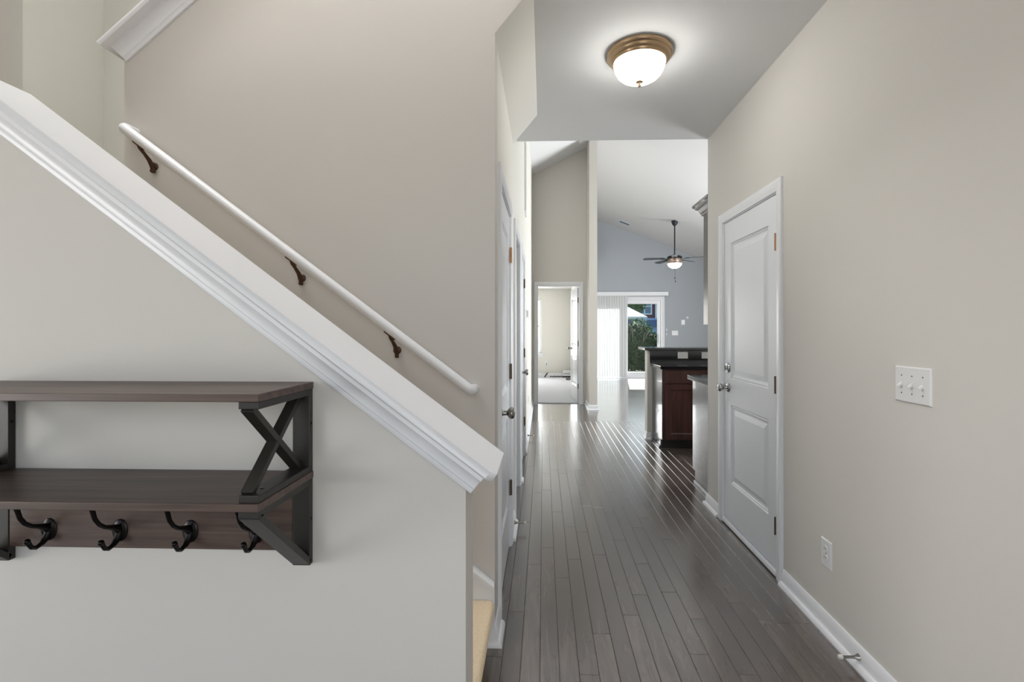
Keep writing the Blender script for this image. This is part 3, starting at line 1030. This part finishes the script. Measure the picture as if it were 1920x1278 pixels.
# ------------------------------------------------------------------ flush ceiling lamp
LX, LY = 0.497, 2.505
lamp = thing('ceiling_lamp', (LX, LY, ZC), 'flush ceiling lamp with brushed brass rim and glowing frosted dome', 'ceiling lamp')
MB().lathe([(0.162, 0.0), (0.168, -0.003), (0.168, -0.016), (0.164, -0.022), (0.156, -0.025), (0.155, -0.034), (0.150, -0.040), (0.143, -0.042), (0.141, -0.052), (0.136, -0.057), (0.120, -0.057), (0.120, -0.001)], (LX, LY, ZC), (0, 0, 1), 56).build('rim', M['lamp_rim'], lamp, smooth='auto')
dome = [(0.130, -0.048)]
for i in range(0, 13):
    a = i / 12 * pi / 2
    dome.append((0.131 * math.cos(a) ** 0.8 if i < 12 else 0.0, -0.052 - 0.096 * math.sin(a)))
MB().lathe(dome, (LX, LY, ZC), (0, 0, 1), 48).build('glass_dome', M['lamp_glass'], lamp, smooth=True)
MB().lathe([(0.0, -0.142), (0.019, -0.147), (0.019, -0.151), (0.008, -0.156), (0.006, -0.164), (0.009, -0.169), (0.0065, -0.175), (0.0, -0.178)], (LX, LY, ZC), (0, 0, 1), 20).build('finial', M['lamp_rim'], lamp, smooth='auto')


# ------------------------------------------------------------------ plates on walls
def plate(T, s, z, w, h, parent, t=0.006, name='cover_plate'):
    b = 0.004
    r0 = [T(s - w / 2, 0, z - h / 2), T(s + w / 2, 0, z - h / 2), T(s + w / 2, 0, z + h / 2), T(s - w / 2, 0, z + h / 2)]
    r1 = [T(s - w / 2, t * 0.5, z - h / 2), T(s + w / 2, t * 0.5, z - h / 2), T(s + w / 2, t * 0.5, z + h / 2), T(s - w / 2, t * 0.5, z + h / 2)]
    r2 = [T(s - w / 2 + b, t, z - h / 2 + b), T(s + w / 2 - b, t, z - h / 2 + b), T(s + w / 2 - b, t, z + h / 2 - b), T(s - w / 2 + b, t, z + h / 2 - b)]
    return MB().loft([r0, r1, r2]).build(name, M['plastic'], parent)


def screw(T, s, z, n, parent, r=0.003):
    o3, ax = Vector(T(s, n, z)), Vector(T(s, n + 1, z)) - Vector(T(s, n, z))
    MB().lathe([(r, 0), (r, 0.0006), (0.0, 0.0012)], o3, ax, 10).build('screw', M['hinge'], parent)


def outlet(T, s, z, label, w=0.074, h=0.118, horizontal=False, group=None, name='wall_outlet'):
    root = thing(name, T(s, 0, z - h / 2), label, 'outlet', group)
    plate(T, s, z, w, h, root)
    for q in (-1, 1):
        ds, dz = (q * 0.0195, 0) if horizontal else (0, q * 0.0195)
        o3, ax = Vector(T(s + ds, 0.006, z + dz)), Vector(T(s, 1, z)) - Vector(T(s, 0, z))
        rc = MB().lathe([(0.0165, 0), (0.0165, 0.0025), (0.0, 0.003)], o3, ax, 18, sx=0.92).build('receptacle', M['plastic'], root, smooth='auto')
        for e in (-1, 1):
            a, b = (0, e * 0.006) if horizontal else (e * 0.006, 0)
            hw, hh = (0.004, 0.001) if horizontal else (0.001, 0.004)
            MB().box(-1, 1, 0, 1, -1, 1, lambda i, j, k: T(s + ds + a + i * hw, 0.0085 + j * 0.0010, z + dz + b + 0.003 + k * hh)).build('slot', M['dark'], rc)
    screw(T, s, z, 0.006, root)
    return root


sw = thing('light_switch', T_right(1.64, 0, 1.07), 'white three-gang toggle switch plate on the right wall', 'light switch')
SWS, SWZ, SWW, SWH = 1.641, 1.125, 0.156, 0.121
plate(T_right, SWS, SWZ, SWW, SWH, sw, t=0.007)
for q in (-1, 0, 1):
    s = SWS + q * 0.046
    MB().box(-1, 1, 0, 1, -1, 1, lambda i, j, k: T_right(s + i * 0.0052, 0.0066 + j * 0.0012, SWZ + k * 0.0125)).build('toggle_well', M['plastic'], sw)
    ring = lambda n, z, w, h: [T_right(s - w, n, z - h), T_right(s + w, n, z - h), T_right(s + w, n, z + h), T_right(s - w, n, z + h)]
    MB().loft([ring(0.0075, SWZ + 0.000, 0.0048, 0.0060), ring(0.0215, SWZ - 0.0075, 0.0036, 0.0034)]).build('toggle', M['plastic'], sw, bevel=0.0008)
    for e in (-1, 1):
        screw(T_right, s, SWZ + e * 0.030, 0.007, sw, 0.0024)
outlet(T_right, 2.132, 0.336, 'white outlet low on the right wall above the baseboard', w=0.076, h=0.120)


# ------------------------------------------------------------------ door stops
def doorstop(T, s, z, label, n0=0.0135, length=0.075):
    root = thing('door_stop', T(s, n0, z), label, 'door stop')
    o3, ax = Vector(T(s, n0, z)), Vector(T(s, 1, z)) - Vector(T(s, 0, z))
    MB().lathe([(0.013, 0), (0.0125, 0.003), (0.007, 0.014), (0.0055, 0.024), (0.005, length - 0.014), (0.0055, length - 0.012), (0.0, length - 0.0115)], o3, ax, 16).build('stem', M['nickel'], root, smooth='auto')
    MB().lathe([(0.0085, 0), (0.009, 0.004), (0.0085, 0.012), (0.0065, 0.015), (0.0, 0.0155)], o3 + ax * (length - 0.012), ax, 16).build('rubber_tip', M['rubber'], root, smooth='auto')


doorstop(T_right, 1.900, 0.042, 'door stop on the right baseboard at the bottom of the picture')
doorstop(T_left, 3.135, 0.050, 'door stop on the left baseboard beside the closet door')
doorstop(T_left, 5.75, 0.045, 'door stop on the far left baseboard beyond the second door')

# small wall fittings on the left wall
th = thing('thermostat', T_left(5.68, 0, 1.45), 'small pale thermostat on the left wall beyond the doors', 'thermostat')
plate(T_left, 5.68, 1.50, 0.11, 0.095, th, t=0.010, name='back_plate')
MB().box(-1, 1, 0, 1, -1, 1, lambda i, j, k: T_left(5.68 + i * 0.045, 0.010 + j * 0.016, 1.50 + k * 0.036)).build('thermostat_cover', M['plastic'], th, bevel=0.003)
outlet(T_left, 6.36, 0.385, 'white outlet low at the far end of the left wall')
gr = thing('return_grille', T_left(5.3, 0, 2.58), 'tall white return air grille high on the left wall', 'grille')
g0, g1, gz0, gz1 = 5.10, 5.42, 2.58, 3.42
gridwall(T_left, [g0, g1], [gz0, gz1], 0.0, 0.010, [(g0 + 0.03, g1 - 0.03, gz0 + 0.03, gz1 - 0.03)]).build('grille_frame', M['plastic'], gr)
for i in range(24):
    z = gz0 + 0.045 + i * 0.032
    MB().loft([[T_left(s, 0.002, z), T_left(s, 0.008, z - 0.012), T_left(s, 0.009, z - 0.011), T_left(s, 0.003, z + 0.001)] for s in (g0 + 0.03, g1 - 0.03)]).build('louver', M['plastic'], gr)

# smoke detector and ceiling vent on the vault
sd = thing('smoke_detector', (0.65, 8.0, 4.46), 'round white smoke detector on the vaulted ceiling above the doorway', 'smoke detector')
nv = Vector((0.49, 0, -1)).normalized()
MB().lathe([(0.070, 0), (0.070, 0.012), (0.060, 0.030), (0.030, 0.036), (0.0, 0.036)], (0.65, 8.0, vault(0.65) - 0.0), nv, 28).build('detector_body', M['plastic'], sd, smooth='auto')
MB().lathe([(0.018, 0.036), (0.016, 0.040), (0.0, 0.040)], (0.65, 8.0, vault(0.65)), nv, 14).build('test_button', M['rubber'], sd, smooth='auto')
cv = thing('ceiling_vent', (2.08, 12.4, vault(2.08)), 'small grey vent in the vaulted living room ceiling', 'vent')
tv = lambda s, n, z: (2.08 + s, 12.4 + z, vault(2.08 + s) - n)
gridwall(tv, [-0.14, 0.14], [-0.09, 0.09], 0.0, 0.008, [(-0.12, 0.12, -0.07, 0.07)]).build('vent_frame', M['plastic'], cv)
for i in range(6):
    z = -0.058 + i * 0.0232
    MB().box(0, 1, 0, 1, 0, 1, lambda a, b, c: tv(-0.12 + 0.24 * a, 0.001 + b * 0.005, z - 0.004 + c * 0.008)).build('vent_slat', M['slate'], cv)

# ------------------------------------------------------------------ kitchen
CX0 = 1.302


def shaker(x0, x1, z0, z1, y, parent, name):
    """cabinet front facing the camera with recessed centre panel"""
    T = lambda s, n, z: (s, y - n, z)
    fw = 0.055
    fr = gridwall(T, [x0, x1], [z0, z1], 0.0, 0.019, [(x0 + fw, x1 - fw, z0 + fw, z1 - fw)]).build(name, M['cherry'], parent)
    a, b, c, d = x0 + fw, x1 - fw, z0 + fw, z1 - fw
    pm = MB()
    pm.loft([[T(a, 0.017, c), T(b, 0.017, c), T(b, 0.017, d), T(a, 0.017, d)], [T(a + 0.012, 0.008, c + 0.012), T(b - 0.012, 0.008, c + 0.012), T(b - 0.012, 0.008, d - 0.012), T(a + 0.012, 0.008, d - 0.012)],
               [T(a + 0.012, 0.006, c + 0.012), T(b - 0.012, 0.006, c + 0.012), T(b - 0.012, 0.006, d - 0.012), T(a + 0.012, 0.006, d - 0.012)]], caps=False)
    pm.f.append((8, 9, 10, 11))
    pm.build('door_panel', M['cherry'], fr)
    return fr


# peninsula cabinet
pc = thing('base_cabinet', (1.7, 5.5, 0), 'dark cherry peninsula base cabinet with drawer and door facing the hall', 'cabinet')
PY0, PY1 = 5.32, 5.788
pr = [(PY0 + 0.07, 0.0), (PY1, 0.0), (PY1, 0.875), (PY0 + 0.0, 0.875), (PY0, 0.10), (PY0 + 0.07, 0.10)]
MB().loft([[(x, y, z) for y, z in pr] for x in (CX0 + 0.012, 2.2)]).build('cabinet_body', M['cherry'], pc)
MB().loft([[(x, y, z) for y, z in pr] for x in (CX0, CX0 + 0.012)]).build('end_panel', M['cab_side'], pc)
MB().box(1.336, 2.06, PY0 - 0.019, PY0, 0.725, 0.862).build('drawer_front', M['cherry'], pc, bevel=0.003)
shaker(1.336, 2.06, 0.112, 0.708, PY0, pc, 'cabinet_door')
MB().box(CX0 + 0.005, 2.2, PY0 + 0.05, PY0 + 0.069, 0.0, 0.10).build('toe_kick', M['shelf_black'], pc)
MB().box(CX0 - 0.014, CX0 - 0.0005, PY0 + 0.07, PY1 - 0.02, 0.0, 0.020).build('shoe_moulding', M['cab_side'], pc, bevel=0.004)
ct = MB().box(1.278, 2.25, 5.285, 5.786, 0.877, 0.914).build('countertop', M['granite'], bevel=0.004)
tag(ct, 'black granite countertop on the peninsula cabinet below the raised bar', 'countertop')
kw = MB().box(1.244, 2.3, 5.80, 5.93, 0, 1.062).build('wall_peninsula', M['paint_cream'])
struct(kw, 'beige half wall behind the peninsula carrying the raised bar')
baseboard('baseboard_peninsula', lambda s, n, z: (s, 5.80 - n, z), 1.244, CX0 - 0.016, 'short white baseboard on the peninsula half wall', e0=1)
baseboard('baseboard_peninsula_end', lambda s, n, z: (1.244 - n, s, z), 5.80, 5.93, 'white baseboard on the end of the peninsula half wall', e0=1)
bs = MB().box(1.275, 2.28, 5.786, 5.80, 0.914, 1.064).build('backsplash', M['granite'])
tag(bs, 'black granite backsplash under the raised bar', 'backsplash')
bt = MB().box(1.205, 2.32, 5.755, 6.16, 1.064, 1.096).build('bar_top', M['granite'], bevel=0.006)
tag(bt, 'black granite raised bar top at the peninsula', 'bar top')
T_bs = lambda s, n, z: (s, 5.786 - n, z)
outlet(T_bs, 1.662, 1.006, 'white horizontal outlet plate on the backsplash, left one', w=0.120, h=0.080, horizontal=True)
outlet(T_bs, 1.945, 1.006, 'white horizontal outlet plate on the backsplash, half hidden by the wall', w=0.120, h=0.080, horizontal=True)

# near cabinet run against the kitchen wall, seen from its end
nc = thing('base_cabinet', (1.9, 3.9, 0), 'near kitchen base cabinet showing its dark end panel past the right wall', 'cabinet')
NY0, NY1 = YE + 0.002, 4.235
pr = [(NY0, 0.0), (NY1 - 0.07, 0.0), (NY1 - 0.07, 0.10), (NY1, 0.10), (NY1, 0.875), (NY0, 0.875)]
MB().loft([[(x, y, z) for y, z in pr] for x in (CX0 + 0.012, 2.6)]).build('cabinet_body', M['cherry'], nc)
MB().loft([[(x, y, z) for y, z in pr] for x in (CX0, CX0 + 0.012)]).build('end_panel', M['cab_side'], nc)
MB().box(CX0 - 0.016, CX0 - 0.0005, NY0 + 0.03, NY1 - 0.072, 0.0, 0.022).build('shoe_moulding', M['trim'], nc, bevel=0.004)
for i in range(2):
    MB().box(1.33 + i * 0.63, 1.94 + i * 0.63, NY1, NY1 + 0.019, 0.112, 0.86).build('cabinet_door', M['cherry'], nc, bevel=0.003)
ct = MB().box(1.262, 2.62, NY0, 4.262, 0.877, 0.914).build('countertop', M['granite'], bevel=0.005)
tag(ct, 'black granite countertop on the near kitchen cabinet', 'countertop')
uc = thing('wall_cabinet', (1.9, 3.8, 1.35), 'dark cherry wall cabinet with crown moulding at the hall corner', 'cabinet')
UY1 = 3.93
MB().box(1.302, 2.6, NY0, UY1, 1.352, 2.270).build('cabinet_body', M['cherry'], uc, bevel=0.002)
for i in range(2):
    MB().box(1.312 + i * 0.645, 1.94 + i * 0.645, UY1, UY1 + 0.019, 1.362, 2.255).build('cabinet_door', M['cherry'], uc, bevel=0.003)
MB().box(1.296, 1.302, NY0, UY1, 1.352, 2.27).build('end_panel', M['cab_side'], uc)
cp = [(0.0, 2.235), (0.008, 2.235), (0.010, 2.250), (0.018, 2.256), (0.020, 2.266), (0.036, 2.288), (0.050, 2.296), (0.052, 2.306), (0.066, 2.312), (0.067, 2.330), (0.0, 2.330)]
MB().loft([[(1.2955 - a, NY0, z) for a, z in cp], [(1.2955 - a, UY1 + 0.0195 + a, z) for a, z in cp], [(2.6, UY1 + 0.0195 + a, z) for a, z in cp]]).build('crown_moulding', M['crown'], uc, smooth='auto')

# ------------------------------------------------------------------ living room: sliding door, blinds, fan, plates
sl = empty('window_1', (2.3, YW, 0))
struct(sl, 'white framed sliding glass door in the grey living room wall')
x0, x1, zt = SLD[0], SLD[1], SLD[3]
gridwall(T_back, [x0, x1], [0.0, zt], -0.10, 0.012, [(x0 + 0.045, x1 - 0.045, 0.035, zt - 0.05)]).build('outer_frame', M['vinyl'], sl)
for nm, a, b, n in (('fixed_panel', x0 + 0.048, 2.275, -0.088), ('sliding_panel', 2.075, x1 - 0.048, -0.045)):
    pn = gridwall(T_back, [a, b], [0.037, zt - 0.052], n, n + 0.035, [(a + 0.085, b - (0.125 if nm == 'fixed_panel' else 0.085), 0.165, zt - 0.150)]).build(nm, M['vinyl'], sl)
    MB().box(a + 0.08, b - 0.08, YW - n - 0.020, YW - n - 0.014, 0.16, zt - 0.145).build('pane', M['glass'], pn)
MB().box(x1 - 0.118, x1 - 0.094, YW + 0.010 - 0.045, YW + 0.010, 0.95, 1.20).build('pull_handle', M['vinyl'], sl, bevel=0.006)
MB().box(x0 - 0.02, x1 + 0.02, YW - 0.045, YW - 0.012, 0.0, 0.028).build('sill_track', M['vinyl'], sl)
casing(lambda s, n, z: (s, YW - n, z), x0 + 0.002, x1 - 0.002, zt - 0.002, sl)

bl = thing('vertical_blind', (1.85, YW - 0.1, 0.04), 'white vertical blinds drawn to the left of the sliding door', 'blinds')
MB().box(0.93, 3.345, YW - 0.125, YW - 0.112, 2.225, 2.328).box(3.333, 3.345, YW - 0.112, YW - 0.0005, 2.225, 2.328).box(0.93, 3.333, YW - 0.112, YW - 0.0005, 2.316, 2.328).build('valance', M['vinyl'], bl)
MB().box(0.94, 3.33, YW - 0.098, YW - 0.062, 2.265, 2.300).build('head_rail', M['vinyl'], bl)
for i in range(19):
    xv = 1.0008 + i * 0.0682
    an = math.radians(-15)
    w = 0.0445
    pts = []
    for q in range(7):
        u = (q / 6 - 0.5) * 2 * w
        cvx = 0.006 * (1 - (2 * (q / 6) - 1) ** 2)
        pts.append((xv + u * math.cos(an) - cvx * math.sin(an) * 0, YW - 0.085 - u * math.sin(an) - cvx))
    ring = pts + [(x, y + 0.0012) for x, y in reversed(pts)]
    MB().loft([[(x, y, z) for x, y in ring] for z in (0.045, 2.262)]).build('vane', M['vane'], bl)

FX, FY, FZ = 2.923, 10.80, 2.868
fan = thing('ceiling_fan', (FX, FY, FZ), 'dark ceiling fan with glowing bowl light hanging from the vault', 'ceiling fan')
zc = vault(FX)
MB().lathe([(0.0, 0.0), (0.030, 0.0), (0.055, 0.035), (0.072, 0.085), (0.072, 0.11)], (FX, FY, zc - 0.105), (0, 0, 1), 24).build('canopy', M['fan_dark'], fan, smooth='auto')
MB().tube([(FX, FY, zc - 0.09), (FX, FY, FZ + 0.07)], 0.014, 12).build('down_rod', M['fan_dark'], fan, smooth='auto')
MB().lathe([(0.03, 0.13), (0.045, 0.105), (0.10, 0.095), (0.155, 0.075), (0.165, 0.050), (0.150, 0.035), (0.10, 0.03), (0.0, 0.03)], (FX, FY, FZ), (0, 0, 1), 32).build('motor_housing', M['fan_dark'], fan, smooth='auto')
MB().lathe([(0.09, 0.033), (0.14, 0.025), (0.155, -0.01), (0.150, -0.055), (0.166, -0.070), (0.160, -0.082), (0.0, -0.082)], (FX, FY, FZ), (0, 0, 1), 32).build('light_band', M['fan_copper'], fan, smooth='auto')
MB().lathe([(0.158, -0.083), (0.150, -0.112), (0.125, -0.150), (0.085, -0.178), (0.040, -0.192), (0.0, -0.196)], (FX, FY, FZ), (0, 0, 1), 32).build('glass_bowl', M['fan_glass'], fan, smooth=True)
MB().lathe([(0.0, -0.190), (0.016, -0.197), (0.010, -0.212), (0.0, -0.222)], (FX, FY, FZ), (0, 0, 1), 12).build('bowl_finial', M['fan_dark'], fan, smooth='auto')
for dx, ln in ((-0.004, 0.17), (0.010, 0.24)):
    ch = MB().tube([(FX + dx, FY - 0.02, FZ - 0.215), (FX + dx, FY - 0.02, FZ - 0.215 - ln)], 0.0018, 6).build('pull_chain', M['fan_dark'], fan)
    MB().lathe([(0.002, 0), (0.010, -0.02), (0.008, -0.045), (0.0, -0.05)], (FX + dx, FY - 0.02, FZ - 0.215 - ln), (0, 0, 1), 10).build('chain_fob', M['fan_dark'], ch, smooth='auto')
for a in (183, 255, 327, 39, 111):
    t = math.radians(a)
    ca, sa = math.cos(t), math.sin(t)
    tilt = 0.18
    L3 = lambda r, w, z: (FX + ca * r - sa * w, FY + sa * r + ca * w, FZ + 0.030 + z + w * tilt - 0.028 * r)
    pts = [(0.24, -0.052), (0.62, -0.070), (0.690, -0.060), (0.712, 0.0), (0.690, 0.060), (0.62, 0.070), (0.24, 0.052)]
    bd = MB().loft([[L3(r, w, 0) for r, w in pts], [L3(r, w, 0.007) for r, w in pts]]).build('fan_blade', M['fan_blade'], fan)
    MB().loft([[L3(r, w, -0.010) for r, w in ((0.12, -0.02), (0.30, -0.035), (0.33, 0), (0.30, 0.035), (0.12, 0.02))], [L3(r, w, -0.003) for r, w in ((0.12, -0.02), (0.30, -0.035), (0.33, 0), (0.30, 0.035), (0.12, 0.02))]]).build('blade_iron', M['fan_dark'], bd)

t2 = thing('light_switch', T_back(3.55, 0, 1.16), 'white wide switch plate beside the sliding door on the grey wall', 'light switch')
plate(T_back, 3.553, 1.222, 0.165, 0.125, t2, t=0.008)
for q in (-1, 0, 1):
    MB().box(-1, 1, 0, 1, -1, 1, lambda i, j, k: T_back(3.553 + q * 0.046 + i * 0.005, 0.008 + j * 0.012, 1.222 + k * 0.011)).build('toggle', M['plastic'], t2)
t3 = thing('wall_control', T_back(3.77, 0, 1.45), 'small white upright wall control on the grey wall', 'wall control')
plate(T_back, 3.77, 1.512, 0.100, 0.135, t3, t=0.012)
MB().box(-1, 1, 0, 1, -1, 1, lambda i, j, k: T_back(3.77 + i * 0.030, 0.012 + j * 0.004, 1.525 + k * 0.030)).build('display', M['vinyl'], t3)
t4 = thing('wall_sensor', T_back(3.885, 0, 1.60), 'tiny round white sensor above the upright wall control', 'sensor')
o3 = T_back(3.885, 0, 1.635)
MB().lathe([(0.032, 0), (0.032, 0.006), (0.024, 0.012), (0.0, 0.012)], o3, (0, -1, 0), 20).build('sensor_body', M['plastic'], t4, smooth='auto')
MB().lathe([(0.012, 0.012), (0.010, 0.018), (0.0, 0.018)], o3, (0, -1, 0), 14).build('sensor_button', M['plastic'], t4, smooth='auto')
t5 = thing('cord_cleat', T_back(3.325, 0, 1.16), 'pair of tiny white cord cleats right of the sliding door', 'cord cleat')
for z in (1.19, 1.31):
    MB().box(-1, 1, 0, 1, -1, 1, lambda i, j, k: T_back(3.325 + i * 0.014, j * 0.022, z + k * 0.028)).build('cleat', M['plastic'], t5, bevel=0.003)

# ------------------------------------------------------------------ bedroom details
bw = empty('window_2', (-0.9, 13.25, BW[2]))
struct(bw, 'bright bedroom window with white frame and sill')
T_bed = lambda s, n, z: (s, 13.25 - n, z)
gridwall(T_bed, [BW[0], BW[1]], [BW[2], BW[3]], -0.10, -0.05, [(BW[0] + 0.05, BW[1] - 0.05, BW[2] + 0.05, 1.39), (BW[0] + 0.05, BW[1] - 0.05, 1.44, BW[3] - 0.05)]).build('window_frame', M['vinyl'], bw)
for a, b in ((BW[2] + 0.05, 1.39), (1.44, BW[3] - 0.05)):
    MB().box(BW[0] + 0.05, BW[1] - 0.05, 13.322, 13.327, a, b).build('pane', M['glass'], bw)
MB().box(BW[0] - 0.05, BW[1] + 0.05, 13.20, 13.30, BW[2] - 0.03, BW[2] - 0.002).build('window_sill', M['trim'], bw, bevel=0.004)
MB().box(BW[0] - 0.03, BW[1] + 0.03, 13.235, 13.2499, BW[2] - 0.095, BW[2] - 0.031).build('apron', M['trim'], bw)
mo = thing('modem_box', (0.60, 13.12, 0.014), 'white low box on the bedroom carpet against the wall', 'box')
MB().box(0.52, 0.745, 13.08, 13.21, 0.05, 0.20).build('box_body', M['plastic'], mo, bevel=0.01)
MB().box(0.53, 0.735, 13.09, 13.20, 0.014, 0.05).build('box_base', M['dark'], mo)
MB().box(0.545, 0.72, 13.077, 13.0795, 0.115, 0.128).build('box_groove', M['slate'], mo)
cj = thing('cable_jack', (0.075, 13.25, 0.34), 'small cable jack with stub of wire on the bedroom wall', 'jack')
plate(T_bed, 0.075, 0.40, 0.072, 0.115, cj)
MB().tube([T_bed(0.075, 0.006, 0.40), T_bed(0.078, 0.030, 0.398), T_bed(0.080, 0.034, 0.37), T_bed(0.080, 0.030, 0.33)], 0.006, 8).build('wire_stub', M['cable'], cj, smooth='auto')
cb = MB().tube([(0.03, 13.10, 0.022), (0.06, 13.13, 0.06), (0.10, 13.185, 0.115), (0.115, 13.195, 0.13)], [0.016, 0.017, 0.016, 0.012], 10).build('plug_adapter', M['cable'], smooth='auto')
tag(cb, 'dark stick-like plug leaning on the bedroom baseboard', 'plug')
pts = [(0.18 + 0.34 * i / 24, 13.13 + 0.03 * math.sin(i * 0.9), 0.026 + 0.012 * abs(math.sin(i * 0.55))) for i in range(25)]
cb = MB().tube(pts, 0.012, 8).build('floor_cable', M['cable'], smooth='auto')
tag(cb, 'dark cable lying along the bedroom baseboard', 'cable')
pts = [(0.66 + (0.075 + 0.010 * math.sin(i * 0.4)) * math.cos(i * 0.42), 12.45 + (0.17 + 0.02 * math.cos(i * 0.3)) * math.sin(i * 0.42), 0.024 + 0.0012 * i * 0.5) for i in range(46)]
cb = MB().tube(pts, 0.0045, 8).build('cable_coil', M['cable'], smooth='auto')
tag(cb, 'loose coil of cable on the bedroom carpet beside the open door', 'cable')

# ------------------------------------------------------------------ outdoors
gd = MB().box(-40, 60, YW + 0.16, 90, -0.25, -0.10).build('ground', M['grass'])
struct(gd, 'sunlit lawn behind the house')


def foliage(name, blobs, n, size, m, parent, seed):
    """leaf cards scattered in ellipsoids: blobs (cx, cy, cz, rx, ry, rz)"""
    rr = random.Random(seed)
    mb = MB()
    vol = [b[3] * b[4] * b[5] for b in blobs]
    for b, v in zip(blobs, vol):
        for _ in range(int(n * v / sum(vol))):
            while True:
                p = Vector((rr.uniform(-1, 1), rr.uniform(-1, 1), rr.uniform(-1, 1)))
                if 0.2 < p.length < 1:
                    break
            c = Vector((b[0] + p.x * b[3], b[1] + p.y * b[4], b[2] + p.z * b[5]))
            if c.z < -0.05:
                continue
            d = (p.normalized() + Vector((rr.uniform(-1, 1), rr.uniform(-1, 1), rr.uniform(-0.6, 1)))).normalized()
            u = d.cross(Vector((rr.uniform(-1, 1), rr.uniform(-1, 1), rr.uniform(-1, 1)))).normalized()
            s = size * rr.uniform(0.6, 1.3)
            w = u.cross(d) * s * 0.45
            mb.add([c - u * s, c + w, c + u * s, c - w], [(0, 1, 2, 3)])
    o = mb.build(name, m, parent, recalc=False)
    o['kind'] = 'stuff'
    return o


def stems(base, top_pts, r, parent, name='stem'):
    for t in top_pts:
        b = Vector(base)
        t = Vector(t)
        mid = (b + t) / 2 + Vector((R.uniform(-.1, .1), R.uniform(-.1, .1), 0))
        MB().tube([b, mid, t], [r, r * 0.75, r * 0.4], 7).build(name, M['bark'], parent, smooth='auto')


def shrub(name, label, cat, base, blobs, n, size, m, seed, r=0.02, tops=None, group=None):
    root = thing(name, base, label, cat, group)
    foliage('foliage', blobs, n, size, m, root, seed)
    stems(base, tops or [(b[0], b[1], b[2]) for b in blobs], r, root)
    return root


hedge_tops = [(2.5 + 0.2 * i, 15.75 + 0.1 * (i % 2), 1.05 + 0.15 * (i % 3)) for i in range(6)]
shrub('hedge', 'dense green hedge just outside the sliding glass door', 'hedge', (2.95, 16.1, -0.1),
      [(2.35, 16.3, 0.62, 0.75, 0.6, 0.98), (3.05, 16.3, 0.60, 0.75, 0.6, 0.95), (3.55, 16.35, 0.42, 0.6, 0.55, 0.80), (4.15, 16.3, 0.30, 0.6, 0.5, 0.72)],
      22000, 0.055, M['leaf'], 5, r=0.02, tops=hedge_tops)
shrub('bush', 'rounded bush behind the hedge beside the white canopy', 'bush', (4.35, 22.0, -0.1), [(4.35, 22.0, 1.1, 0.6, 0.5, 0.72), (4.75, 22.1, 0.85, 0.4, 0.4, 0.6)], 2500, 0.07, M['leaf_far'], 6)
shrub('tree', 'leafy tree in front of the dark red house', 'tree', (5.2, 29.0, -0.1), [(5.1, 29.0, 3.1, 1.1, 1.0, 1.15), (5.55, 29.2, 3.7, 0.7, 0.8, 0.8), (4.5, 29, 3.6, 0.9, 0.8, 0.9)], 5200, 0.10, M['leaf_far'], 7, r=0.07)
shrub('bush', 'low leafy bush in front of the pale blue wall', 'bush', (6.35, 31, -0.1), [(6.35, 31, 0.75, 0.5, 0.5, 0.75), (7.0, 31, 0.55, 0.45, 0.5, 0.6)], 1800, 0.09, M['leaf_far'], 8)

cn = thing('garden_canopy', (3.65, 24, -0.1), 'white peaked garden canopy behind the hedge', 'canopy')
ez, pz = 1.93, 2.72
MB().add([(2.4, 22.8, ez), (4.9, 22.8, ez), (4.9, 25.2, ez), (2.4, 25.2, ez), (3.65, 24, pz), (2.4, 22.8, ez - 0.1), (4.9, 22.8, ez - 0.1), (4.9, 25.2, ez - 0.1), (2.4, 25.2, ez - 0.1)],
         [(0, 1, 4), (1, 2, 4), (2, 3, 4), (3, 0, 4), (0, 5, 6, 1), (1, 6, 7, 2), (2, 7, 8, 3), (3, 8, 5, 0), (5, 8, 7, 6)]).build('canopy_roof', M['canvas'], cn)
for x in (2.48, 4.82):
    for y in (22.88, 25.12):
        MB().box(x - 0.03, x + 0.03, y - 0.03, y + 0.03, -0.1, ez - 0.1).build('canopy_post', M['canvas'], cn)

hs = thing('red_house', (9.0, 41, -0.1), 'dark red neighbouring house with white window and pale blue lower wall', 'house')
T_h = lambda s, n, z: (s, 40 - n, z)
gridwall(T_h, [4.0, 14.0], [2.2, 6.0], -4.0, 0.0, [(7.86, 8.86, 2.66, 3.86)]).build('upper_wall', M['siding'], hs)
for i in range(18):
    MB().box(4.0, 7.76, 39.985, 40.0, 2.28 + i * 0.16, 2.295 + i * 0.16).build('clapboard_edge', M['siding'], hs)
wf = gridwall(T_h, [7.76, 8.96], [2.56, 3.96], -0.05, 0.05, [(7.86, 8.32, 2.66, 3.22), (8.40, 8.86, 2.66, 3.22), (7.86, 8.32, 3.30, 3.86), (8.40, 8.86, 3.30, 3.86)]).build('house_window', M['vinyl'], hs)
for a in (7.86, 8.40):
    for b in (2.66, 3.30):
        MB().box(a, a + 0.46, 40.02, 40.04, b, b + 0.56).build('pane', M['house_glass'], wf)
MB().box(9.22, 9.42, 39.9, 40.0, 2.2, 6.0).build('corner_board', M['vinyl'], hs)
MB().box(4.0, 14.0, 39.88, 39.9995, 2.12, 2.27).build('white_band', M['bluewall'], hs)
MB().loft([[(x, y, z) for y, z in ((38.6, 1.62), (40.0, 2.12), (40.0, 2.05), (38.6, 1.55))] for x in (4.0, 14.0)]).build('porch_roof', M['slate'], hs)
MB().box(4.0, 14.0, 38.9, 44.0, -0.1, 1.60).build('lower_wall', M['bluewall'], hs)
MB().loft([[(x, y, z) for y, z in ((39.5, 6.0), (42.0, 7.6), (44.5, 6.0))] for x in (3.7, 14.3)]).build('roof', M['slate'], hs)
